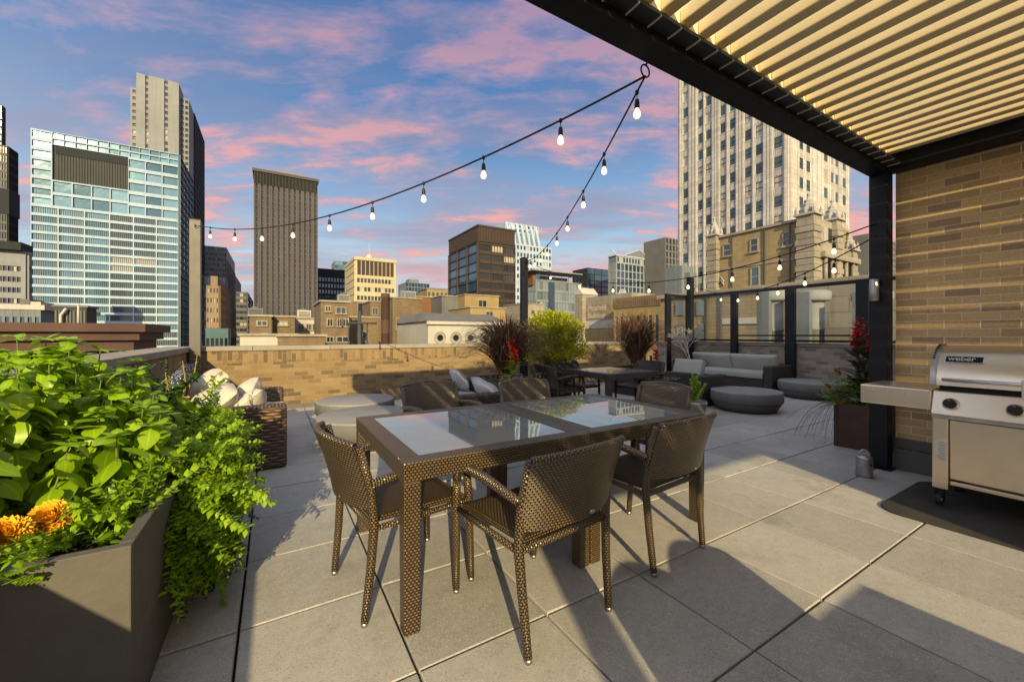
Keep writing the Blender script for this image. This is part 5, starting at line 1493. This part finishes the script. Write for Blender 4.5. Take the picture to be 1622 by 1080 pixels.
L['yellow'] = simple('yellow_marigold_petals', (.55, .36, .012), .7, var=.25, vscale=60)
L['redf'] = simple('scarlet_petals', (.62, .010, .012), .55, var=.3, vscale=30)
L['purple'] = simple('violet_petals', (.30, .11, .42), .6, var=.3, vscale=40)
L['pink'] = simple('pale_pink_petals', (.55, .25, .30), .6, var=.2, vscale=40)
L['rustf'] = simple('rust_orange_petals', (.42, .11, .012), .7, var=.3, vscale=60)
L['bare'] = simple('pale_bare_twigs', (.46, .40, .36), .8)
L['bronze'] = leafmat('bronze_canna_leaf', (.05, .05, .03), (.11, .10, .06), .2, .35)
def leaf(q, base, d, up, ln, wd, cup=.25, droop=.35, seg=4, tipw=0.0, cordate=.55):
    """a real leaf: two halves folded along the midrib, bulging and drooping to the tip"""
    d = Vector(d).normalized(); up = Vector(up)
    s = d.cross(up)
    if s.length < 1e-4: s = d.cross(Vector((1, 0, 0)))
    s.normalize(); n = s.cross(d).normalized()
    base = Vector(base); vs = []; fs = []; uvs = []
    for i in range(seg + 1):
        t = i / seg
        w = wd * .5 * (math.sin(PI * t ** cordate) ** .9 if 0 < t < 1 else (tipw if t == 1 else .06))
        c = base + d * (ln * (t - droop * .25 * t * t)) - n * (droop * ln * t * t * .6)
        e = n * (w * cup)
        vs += [c - s * w + e, c, c + s * w + e]
    for i in range(seg):
        a = i * 3
        fs += [(a, a+1, a+4, a+3), (a+1, a+2, a+5, a+4)]
        t0, t1 = i / seg, (i + 1) / seg
        uvs += [[(0, t0), (.5, t0), (.5, t1), (0, t1)], [(.5, t0), (1, t0), (1, t1), (.5, t1)]]
    q.add(vs, fs, uvs, True)
def dirv(az, el): return Vector((math.cos(az) * math.cos(el), math.sin(az) * math.cos(el), math.sin(el)))
def basil(label, x, y, z, h, rad, n, seed, lsz=.085, group='basil plants in the left planter', m='basil', spread=1.0):
    R = random.Random(seed)
    p = thing('basil_plant', label, 'plant', (x, y, z), 0, group)
    st = MB(); lv = MB()
    for i in range(n):
        a = R.uniform(0, 2 * PI); rr = rad * math.sqrt(R.random())
        top = Vector((math.cos(a) * rr, math.sin(a) * rr * spread, h * (1 - .40 * (rr / rad) ** 2) * R.uniform(.84, 1.0)))
        b = Vector((top.x * .35, top.y * .35, 0)); mid = b.lerp(top, .5) + Vector((top.x * .12, top.y * .12, 0))
        st.tube([b, mid, top], [.005, .004, .0025], 5)
        k = max(3, int(top.z / .055)); ph = R.uniform(0, PI)
        out = math.atan2(top.y, top.x)
        for j in range(k):
            t = .15 + .85 * (j + 1) / k
            c = b.lerp(mid, t * 2) if t < .5 else mid.lerp(top, t * 2 - 1)
            az0 = ph + j * PI / 2
            sz = lsz * (1.0 - .30 * max(0, t - .8) / .2) * R.uniform(.7, 1.25)
            for s in (0, PI):
                az = az0 + s + R.uniform(-.4, .4); el = R.uniform(-1.2, -.1) + (.5 if t > .93 else 0)
                hd = dirv(az, 0); pet = c + hd * .018
                leaf(lv, pet, dirv(az, el), dirv(az, el + 1.3) + Vector((R.gauss(0, .25), R.gauss(0, .25), 0)), sz, sz * R.uniform(.60, .74), R.uniform(-.38, .05), R.uniform(.25, .85), 6, cordate=.72)
        for s in range(5):
            leaf(lv, top + Vector((0, 0, .006)), dirv(ph + s * 1.26, R.uniform(.1, .9)), (0, 0, 1), lsz * .55, lsz * .36, -.2, .6, 4)
    st.build('stem', L['stem'], p); lv.build('foliage', L[m], p)
    return p
def herb(label, name, cat, x, y, z, axis_pts, n, seed, lsz=.03, m='herb', flow=None, group=None, width=.18, up=.5):
    """many sprigs, each a thin stem with pairs of small lobed leaves, running along given guide points (local)"""
    R = random.Random(seed)
    p = thing(name, label, cat, (x, y, z), 0, group)
    st = MB(); lv = MB(); fl = MB()
    for i in range(n):
        g = axis_pts[R.randrange(len(axis_pts))]
        b = Vector((R.uniform(-width, width) * .6, R.uniform(-width, width), 0)) + Vector(g[0])
        e = Vector(g[1]) + Vector((R.gauss(0, width * .55), R.gauss(0, width * .9), R.gauss(0, width * .5)))
        mid = b.lerp(e, .5) + Vector((0, 0, up * (e - b).length * R.uniform(.1, .45)))
        P_ = [((1-t)*(1-t)) * b + 2*t*(1-t) * mid + t*t * e for t in [k / 8 for k in range(9)]]
        st.tube(P_, .0022, 4, cap=False)
        k = int((e - b).length / .020) + 3; ph = R.uniform(0, PI)
        for j in range(k):
            t = .12 + .88 * (j + 1) / k
            c = ((1-t)*(1-t)) * b + 2*t*(1-t) * mid + t*t * e
            tg = (2*(1-t)*(mid - b) + 2*t*(e - mid)).normalized()
            a = tg.cross(Vector((0, 0, 1)));
            if a.length < .01: a = Vector((1, 0, 0))
            a.normalize(); bb = tg.cross(a)
            an = ph + j * PI / 2 + R.uniform(-.4, .4)
            for s in (0, PI):
                d = (a * math.cos(an + s) + bb * math.sin(an + s)) * .9 + tg * .45 + Vector((0, 0, .25))
                sz = lsz * R.uniform(.7, 1.3)
                leaf(lv, c, d, (0, 0, 1), sz, sz * R.uniform(.55, .75), R.uniform(-.3, .3), R.uniform(.1, .7), 3)
        for s in range(3): leaf(lv, e, dirv(R.uniform(0, 6.3), .7), (0, 0, 1), lsz * .7, lsz * .4, .2, .2, 2)
        if flow and R.random() < flow:
            for s in range(26):
                o = Vector((R.gauss(0, .016), R.gauss(0, .016), R.gauss(0, .012))) + e
                leaf(fl, o, dirv(R.uniform(0, 6.3), R.uniform(0, 1.4)), (0, 0, 1), .009, .008, .2, .1, 2)
    st.build('stem', L['stem'], p); lv.build('foliage', L[m], p)
    if fl.v: fl.build('seed_heads', L['lime'], p)
    return p
def bloom(q, c, R_, up, n, rnd_, petal=.5):
    """a pompon flower head: petals in rising rings"""
    up = Vector(up).normalized(); a = up.cross(Vector((.3, .8, .1))).normalized(); b = up.cross(a)
    for k in range(n):
        t = (k + .5) / n; el = math.asin(min(1, t * 1.02)) ; az = k * 2.39996
        d = (a * math.cos(az) + b * math.sin(az)) * math.cos(el) + up * (math.sin(el) * .75 + .05)
        o = Vector(c) + d * R_ * .45
        leaf(q, o, d + Vector((rnd_.uniform(-.2, .2), rnd_.uniform(-.2, .2), rnd_.uniform(-.2, .2))), up, R_ * petal * rnd_.uniform(.9, 1.2), R_ * petal * 1.0, .5, -.3, 2, tipw=R_ * petal * .38)
def flowers(label, name, x, y, z, heads, m, seed, leafm='dark', R_=.05, stems=True, leaves=60, lr=.16, lh=.1, group=None, n=90, lsz=.04, part='flower_head', lshape=.4):
    R = random.Random(seed)
    p = thing(name, label, 'flower', (x, y, z), 0, group)
    st = MB(); lv = MB()
    for (hx_, hy_, hz_, hr) in heads:
        q = MB(); bloom(q, (hx_, hy_, hz_), hr, (R.uniform(.1, .4), R.uniform(-.9, -.6), .8), n, R); q.build(part, L[m], p)
        st.tube([(hx_ * .4, hy_ * .4, -.05), (hx_ * .8, hy_ * .8, hz_ * .5), (hx_, hy_, hz_ - .005)], .0035, 5)
    for i in range(leaves):
        a = R.uniform(0, 2 * PI); rr = lr * math.sqrt(R.random())
        b = Vector((math.cos(a) * rr * .6, math.sin(a) * rr, R.uniform(0, lh)))
        az = R.uniform(0, 2 * PI); d = dirv(az, R.uniform(-.2, .8))
        for k in range(5):   # pinnate marigold leaf
            t = .3 + .7 * k / 5; c = b + d * (lsz * 2.2 * t)
            for s in (-1, 1):
                leaf(lv, c, d * .7 + d.cross(Vector((0, 0, 1))) * s * .8, (0, 0, 1), lsz * (1 - .3 * t), lsz * lshape, .1, .3, 3)
        st.tube([b, b + d * lsz * 2.3], .0015, 4, cap=False)
    st.build('stem', L['stem'], p)
    if lv.v: lv.build('foliage', L[leafm], p)
    return p
def box_planter(name, label, x0, x1, y0, y1, h, m, t=.035, soil=.06, bevel=.006):
    p = thing(name, label, 'planter', ((x0+x1)/2, (y0+y1)/2, 0))
    W, D = (x1-x0)/2, (y1-y0)/2
    q = MB()
    q.box(-W, W, -D, -D+t, 0, h); q.box(-W, W, D-t, D, 0, h); q.box(-W, -W+t, -D+t, D-t, 0, h); q.box(W-t, W, -D+t, D-t, 0, h)
    q.build('box', K[m], p, bevel=bevel)
    q = MB(); R = random.Random(3); nx, ny = 10, 10
    q.sheet(lambda u, v: (-W+t+.001 + (2*W-2*t-.002)*u, -D+t+.001 + (2*D-2*t-.002)*v, h - soil + R.uniform(-.015, .015)), nx, ny); q.build('soil', K['soil'], p)
    return p
# the big planter on the left
box_planter('herb_planter', 'long pale concrete planter full of herbs at the left edge', -1.10, -.39, 1.73, 4.30, .61, 'planter_box', .04, .07, .004)
ZS = .53
basil('tallest basil plant at the back of the left planter against the wall', -.86, 2.62, ZS, .78, .30, 46, 11, .112, spread=1.25)
basil('basil plant with big cupped leaves in the middle of the left planter', -.60, 2.42, ZS, .50, .21, 24, 12, .115, spread=1.3)
basil('basil plant at the very left edge above the marigolds', -.86, 2.12, ZS, .64, .22, 28, 13, .108, spread=1.0)
basil('smaller basil plant leaning towards the terrace beside the brick parapet', -.66, 2.95, ZS, .66, .24, 22, 14, .10, spread=1.2)
herb('dark green leafy herb between the basil and the yellow marigolds', 'sage_plant', 'plant', -.74, 3.45, ZS, [((0, 0, 0), (.05, .1, .24)), ((0, .1, 0), (.12, -.15, .2)), ((0, -.1, 0), (.15, -.3, .16)), ((0, .3, 0), (0, .45, .18))], 70, 21, .05, 'dark', width=.24)
herb('bright green oregano spilling over the planter edge down to the floor', 'oregano_plant', 'plant', -.42, 2.62, ZS, [((-.05, 0, 0), (.17, -.12, -.02)), ((-.02, -.1, .02), (.17, -.22, -.26)), ((-.02, .05, .04), (.21, .05, -.18)), ((-.04, .1, .02), (.18, .26, .0)), ((-.02, 0, .02), (.13, -.20, -.36)), ((-.05, .15, 0), (.12, .3, .16)), ((-.02, -.05, .02), (.18, -.1, -.12)), ((-.05, 0, .05), (.08, -.05, .16)), ((-.02, -.1, .0), (.08, -.3, -.1)), ((-.03, .0, .02), (.2, .02, -.06)), ((-.03, -.05, .02), (.13, -.16, -.16)), ((-.03, .1, .04), (.14, .16, .08)), ((-.02, -.05, .0), (.12, -.08, -.3))], 520, 22, .036, 'herb', flow=.4, width=.14, up=.42)
herb('dark trailing herb hanging lowest at the planter side', 'thyme_plant', 'plant', -.37, 2.52, ZS - .02, [((0, 0, .05), (.08, -.08, -.42)), ((0, .1, .05), (.12, .1, -.36)), ((0, .3, .05), (.16, .3, -.3))], 80, 23, .024, 'dark', width=.13, up=.3)
herb('feathery green parsley sprawling beside the wicker loveseat', 'parsley_plant', 'plant', -.50, 3.45, ZS, [((0, 0, 0), (.16, .0, .08)), ((0, .2, 0), (.10, .2, .06)), ((0, -.2, 0), (.2, -.25, .10)), ((0, -.1, 0), (.06, -.05, .16))], 150, 24, .040, 'herb', width=.2, up=.4)
herb('low seedy herb at the front corner of the planter', 'basil_seedling', 'plant', -.55, 2.05, ZS, [((0, 0, 0), (.05, -.02, .12)), ((0, 0, 0), (-.1, -.12, .1)), ((.05, .1, 0), (.1, .15, .14))], 34, 25, .034, 'herb', width=.14)
flowers('marigold plant with two big orange heads at the front of the left planter', 'marigold_plant', -.66, 1.93, ZS, [(.01, .06, .125, .062), (-.06, -.03, .12, .062)], 'marigold', 31, 'herb', leaves=90, lr=.26, lh=.09, n=210, lsz=.034)
flowers('yellow marigold plant with several small heads beside the brick parapet', 'marigold_plant', -.72, 3.88, ZS, [(-.05, -.12, .24, .042), (.02, -.15, .19, .04), (.08, -.05, .17, .03), (.16, .0, .26, .03), (.22, -.12, .2, .035), (-.02, .1, .2, .035)], 'yellow', 32, 'dark', leaves=90, lr=.3, lh=.16, n=80, lsz=.035)
flowers('orange marigold plant with three small heads half hidden in leaves', 'marigold_plant', -.52, 3.62, ZS, [(.0, .0, .16, .026), (.06, .02, .155, .026), (.13, .05, .17, .03), (-.06, -.06, .1, .025)], 'marigold', 33, 'dark', leaves=50, lr=.2, lh=.12, n=70, lsz=.03)
def stalk():
    R = random.Random(5)
    p = thing('dill_stalk', 'tall dry yellow stalk leaning out of the planter before the corner pole', 'plant', (-.62, 3.72, ZS))
    q = MB(); lv = MB()
    def branch(P_, r0):
        q.tube(P_, [r0 * (1 - .6 * i / (len(P_) - 1)) for i in range(len(P_))], 5)
        for k in range(26):
            t = R.uniform(.25, 1); i = min(len(P_) - 2, int(t * (len(P_) - 1))); c = Vector(P_[i]).lerp(Vector(P_[i+1]), t * (len(P_) - 1) - i)
            leaf(lv, c, dirv(R.uniform(0, 6.3), R.uniform(-1.2, .8)), (0, 0, 1), R.uniform(.03, .07), .012, .2, .7, 3)
    branch([(0, 0, 0), (.04, .05, .2), (.06, .1, .40), (.04, .12, .56)], .008)
    branch([(.04, .05, .2), (.14, .1, .34), (.24, .18, .44), (.38, .3, .56)], .006)
    branch([(.05, .08, .3), (.1, .2, .46), (.11, .26, .60)], .005)
    branch([(.03, .04, .15), (-.04, .1, .36), (-.06, .12, .48)], .005)
    q.build('stem', L['drystem'], p); lv.build('leaf_spray', L['drystem'], p)
stalk()
def grass(label, x, y, z, h, rad, n, seed, m='grass', plumes=60, lean=0.0):
    R = random.Random(seed)
    p = thing('ornamental_grass', label, 'grass clump', (x, y, z), 0, 'maroon ornamental grass clumps')
    q = MB(); pl = MB()
    for i in range(n):
        az = R.uniform(0, 2 * PI); sp = R.random() ** .7; hh = h * R.uniform(.5, 1.0) * (1 - .25 * sp)
        b = Vector((math.cos(az) * .05 * R.random(), math.sin(az) * .05 * R.random(), 0)) * 2
        o = dirv(az, 0) * rad * sp
        dr = R.uniform(.05, .75) * sp
        P_ = []
        for k in range(7):
            t = k / 6
            P_.append(b + o * (t ** 1.6) + Vector((0, 0, hh * (math.sin(t * PI * .5 * (1 + dr)) ))))
        w = R.uniform(.006, .013); sd = Vector((-math.sin(az), math.cos(az), 0)).lerp(Vector((R.uniform(-1, 1), R.uniform(-1, 1), 0)), .5)
        if sd.length < .1: sd = Vector((1, 0, 0))
        sd.normalize()
        vs = []; fs = []; uvs = []
        for k, c in enumerate(P_):
            ww = w * (1 - (k / 6) ** 2 * .9)
            vs += [c - sd * ww, c + Vector((0, 0, ww * .4)), c + sd * ww]
        for k in range(6):
            a = k * 3; fs += [(a, a+1, a+4, a+3), (a+1, a+2, a+5, a+4)]
            uvs += [[(.1, 0), (.3, 0), (.3, 1), (.1, 1)]] * 2
        q.add(vs, fs, uvs, True)
        if i < plumes:
            c = P_[-1]; d = (P_[-1] - P_[-2]).normalized()
            ln = R.uniform(.10, .17)
            for k in range(22):
                t = k / 22
                cc = c + d * ln * t - Vector((0, 0, .25 * ln * t * t))
                leaf(pl, cc, d + dirv(R.uniform(0, 6.3), R.uniform(-1, 1)) * .8, (0, 0, 1), .026 * (1.2 - t), .007, .1, .1, 1, tipw=.0)
    q.build('blade', L[m], p)
    if pl.v: pl.build('plume', L['grass_tan'], p)
    return p
# centre planter with grass and flowers
box_planter('flower_planter', 'dark square planter with maroon grass behind the dark loveseat', 2.86, 3.62, 4.95, 6.05, .60, 'planter_dark')
grass('large maroon grass clump beside the far black pole, left of the shrub', 3.22, 5.55, .56, 1.14, .92, 950, 41, plumes=190)
def canna(label, x, y, z, h, seed, spikes, leafm='herb', nl=7, lsz=.24):
    R = random.Random(seed)
    p = thing('canna_plant', label, 'flower', (x, y, z))
    st = MB(); lv = MB(); fl = MB()
    for (sx_, sy_, sh) in spikes:
        st.tube([(sx_ * .4, sy_ * .4, 0), (sx_ * .8, sy_ * .8, sh * .5), (sx_, sy_, sh)], [.009, .007, .004], 6)
        for k in range(34):
            t = R.random(); c = Vector((sx_, sy_, sh - .20 + .24 * t)); rr = .045 * (1 - .5 * t)
            d = dirv(R.uniform(0, 6.3), R.uniform(-.3, .9))
            leaf(fl, c + d * rr * .3, d, (0, 0, 1), .085 * R.uniform(.7, 1.2), .055, .3, .5, 3)
        for k in range(nl):
            t = .1 + .65 * k / nl; c = Vector((sx_ * (.4 + .5 * t), sy_ * (.4 + .5 * t), sh * t)); az = k * 2.4 + R.uniform(-.3, .3)
            leaf(lv, c, dirv(az, R.uniform(.3, .9)), (0, 0, 1), lsz * R.uniform(.7, 1.1), lsz * .34, .25, .5, 6, cordate=.8)
    st.build('stem', L['stem'], p); lv.build('foliage', L[leafm], p); fl.build('flower_spike', L['redf'], p)
canna('red canna spike with green leaves in front of the left grass clump', 3.06, 5.14, .54, .6, 51, [(-.02, -.04, .62), (.03, -.06, .54), (.0, -.05, .47)], nl=9, lsz=.22)
def small_bloom(label, name, x, y, z, m, n, rad, seed, leafm='herb', fr=.03, lh=.1, hh=.12, lsz=.045):
    R = random.Random(seed); p = thing(name, label, 'flower', (x, y, z)); st = MB(); lv = MB()
    for i in range(n):
        a = R.uniform(0, 6.3); rr = rad * math.sqrt(R.random()); c = Vector((math.cos(a) * rr, math.sin(a) * rr, hh * R.uniform(.7, 1.2)))
        q = MB()
        for k in range(6):
            leaf(q, c, dirv(k * PI / 3 + R.uniform(-.1, .1), .35) + Vector((0, -.3, 0)), (0, 0, 1), fr, fr * 1.0, .2, .3, 2, tipw=fr * .3)
        q.build('blossom', L[m], p); st.tube([(c.x * .5, c.y * .5, 0), c], .002, 4)
    for i in range(n * 9):
        a = R.uniform(0, 6.3); rr = rad * 1.1 * math.sqrt(R.random())
        leaf(lv, (math.cos(a) * rr, math.sin(a) * rr, R.uniform(0, lh)), dirv(R.uniform(0, 6.3), R.uniform(-.1, .9)), (0, 0, 1), lsz * R.uniform(.7, 1.2), lsz * .5, .2, .4, 3)
    st.build('stem', L['stem'], p); lv.build('foliage', L[leafm], p)
small_bloom('violet petunias at the rim of the flower planter behind the woven chair', 'petunia', 2.98, 4.98, .56, 'purple', 12, .15, 61)
small_bloom('bright green petunia mound with two violet blooms beside the dark chair', 'petunia', 3.36, 4.90, .56, 'purple', 4, .13, 62, lh=.16)
small_bloom('low tan flowered filler plant at the left of the maroon grass', 'heather', 2.82, 5.25, .56, 'rustf', 10, .16, 63, leafm='grass', fr=.018)
# yellow green shrub
def shrub(label, x, y, z, rx, rz, n, seed, m='lime', lsz=.05):
    R = random.Random(seed); p = thing('shrub', label, 'shrub', (x, y, z)); st = MB(); lv = MB()
    cl = []
    for i in range(n):
        a = R.uniform(0, 2 * PI); el = R.uniform(-.75, 1.5); rr = R.uniform(.5, 1.0)
        c = Vector((math.cos(a) * math.cos(el) * rx * rr, math.sin(a) * math.cos(el) * rx * rr, rz * .46 + math.sin(el) * rz * .56 * rr)); cl.append(c)
        st.tube([(R.uniform(-.05, .05), R.uniform(-.05, .05), 0), (c.x * .45, c.y * .45, c.z * .4), c], [.010, .007, .003], 5)
        for k in range(34):
            o = Vector((R.gauss(0, .05), R.gauss(0, .05), R.gauss(0, .04)))
            d = (o.normalized() + c.normalized() * .6 + Vector((0, 0, .5)))
            s = lsz * R.uniform(.6, 1.3)
            leaf(lv, c + o, d, (0, 0, 1), s, s * .62, R.uniform(-.2, .4), R.uniform(.1, .6), 3)
    st.build('branch', L['drystem'], p); lv.build('foliage', L[m], p)
box_planter('shrub_planter', 'tall dark square planter under the yellow green shrub', 4.22, 4.78, 5.80, 6.36, .70, 'planter_dark')
shrub('rounded yellow green leafy shrub in the centre of the terrace', 4.58, 6.08, .66, .68, 1.02, 300, 71, lsz=.058)
# second grass
box_planter('flower_planter', 'low dark planter under the right hand grass clump', 6.45, 7.35, 5.85, 6.55, .58, 'planter_dark')
grass('large maroon grass clump right of the shrub by the glass screen corner', 6.90, 6.15, .54, 1.36, .98, 950, 42, plumes=190)
small_bloom('low lime green filler plant below the right grass clump', 'coleus', 6.52, 5.92, .54, 'rustf', 2, .16, 64, leafm='lime', lh=.14, lsz=.06)
small_bloom('dark maroon leafed plant at the left foot of the right grass clump', 'coleus', 6.50, 6.25, .54, 'rustf', 2, .2, 68, leafm='grass', lh=.2, lsz=.07)
canna('small red flowers low at the right of the right grass clump', 7.26, 5.95, .54, .42, 52, [(.0, 0, .40), (.08, .03, .36)], 'dark', 6, .14)
# herb bowl and little pot beside the armchair
bp = on_floor(1057, 640)
def bowl(name, label, x, y, r0, r1, h, m):
    p = thing(name, label, 'pot', (x, y, 0)); q = MB(); q.lathe([(r0, 0), (r0 * 1.02, .02), (r1, h - .03), (r1 * 1.05, h - .028), (r1 * 1.05, h), (r1 * .95, h), (r1 * .93, h - .05), (0, h - .05)], 32); q.build('pot', K[m], p); return p
bowl('round_pot', 'large round dark pot of green herbs left of the wicker armchair', 5.62, 4.55, .22, .34, .56, 'planter_dark')
small_bloom('bright green leafy herb in the large round pot', 'mint_plant', 5.62, 4.55, .52, 'yellow', 2, .28, 65, lh=.12, lsz=.05)
bowl('round_pot', 'small grey pot on the floor behind the right end chair', 5.15, 3.55, .13, .17, .34, 'drum')
herb('thin upright green plant in the small grey pot', 'rosemary_plant', 'plant', 5.15, 3.55, .30, [((0, 0, 0), (0, 0, .34)), ((0, 0, 0), (.08, -.05, .28))], 14, 66, .04, 'herb', width=.06, up=.1)
# bare pale shrub in the corner
def bare(label, x, y, z, h, seed):
    R = random.Random(seed); p = thing('bare_shrub', label, 'shrub', (x, y, z)); q = MB()
    def br(a, d, ln, r0, lev):
        b = a + d * ln; q.tube([a, a.lerp(b, .5) + Vector((R.gauss(0, .02), R.gauss(0, .02), 0)), b], [r0, r0 * .8, r0 * .6], 5)
        if lev < 4:
            for k in range(3 if lev < 3 else 4):
                br(b if k else a.lerp(b, .7), (d + Vector((R.gauss(0, .5), R.gauss(0, .5), R.gauss(.15, .25)))).normalized(), ln * R.uniform(.55, .8), r0 * .6, lev + 1)
    for k in range(3): br(Vector((R.gauss(0, .03), R.gauss(0, .03), 0)), Vector((R.gauss(0, .2), R.gauss(0, .2), 1)).normalized(), h * .36, .016, 0)
    q.build('branch', L['bare'], p)
box_planter('corner_planter', 'dark wicker box planter in the screen corner', 9.15, 9.75, 6.35, 6.90, .62, 'wicker_dark')
bare('pale leafless shrub in the corner of the glass screen', 9.42, 6.62, .56, 1.0, 81)
# brown planter by the post
b0 = on_floor(1335, 701); 
box_planter('brown_planter', 'rusty brown square planter standing behind the pergola post', 5.60, 6.02, 1.62, 2.06, .50, 'corten')
canna('tall red canna with bronze leaves in the brown planter behind the post', 5.74, 1.86, .46, 1.0, 53, [(.02, .02, .98), (-.03, .03, .86), (.08, -.05, .8)], 'bronze', 13, .34)
small_bloom('pale pink flowers beside the pergola post in the brown planter', 'impatiens', 5.72, 1.82, .60, 'pink', 9, .14, 67, leafm='dark', fr=.028, lh=.25, hh=.24, lsz=.06)
flowers('rust orange marigolds at the left of the brown planter', 'marigold_plant', 5.66, 1.98, .46, [(-.04, .06, .38, .05), (-.12, .12, .22, .045), (.0, -.03, .2, .045), (-.06, .02, .04, .05)], 'rustf', 34, 'herb', leaves=150, lr=.22, lh=.30, n=80, lsz=.045)
def trail():
    R = random.Random(9); p = thing('trailing_grass', 'thin grey grass trailing over the left side of the brown planter', 'plant', (5.64, 2.0, .47)); q = MB()
    for i in range(20):
        e = Vector((R.uniform(-.35, -.02), R.uniform(.05, .45), R.uniform(-.44, -.2))); m_ = Vector((e.x * .6, e.y * .6, R.uniform(.05, .16)))
        P_ = [2 * t * (1 - t) * m_ + t * t * e for t in [k / 8 for k in range(9)]]
        q.tube(P_, .0015, 4, cap=False)
    q.build('blade', L['grey_blade'], p)
trail()
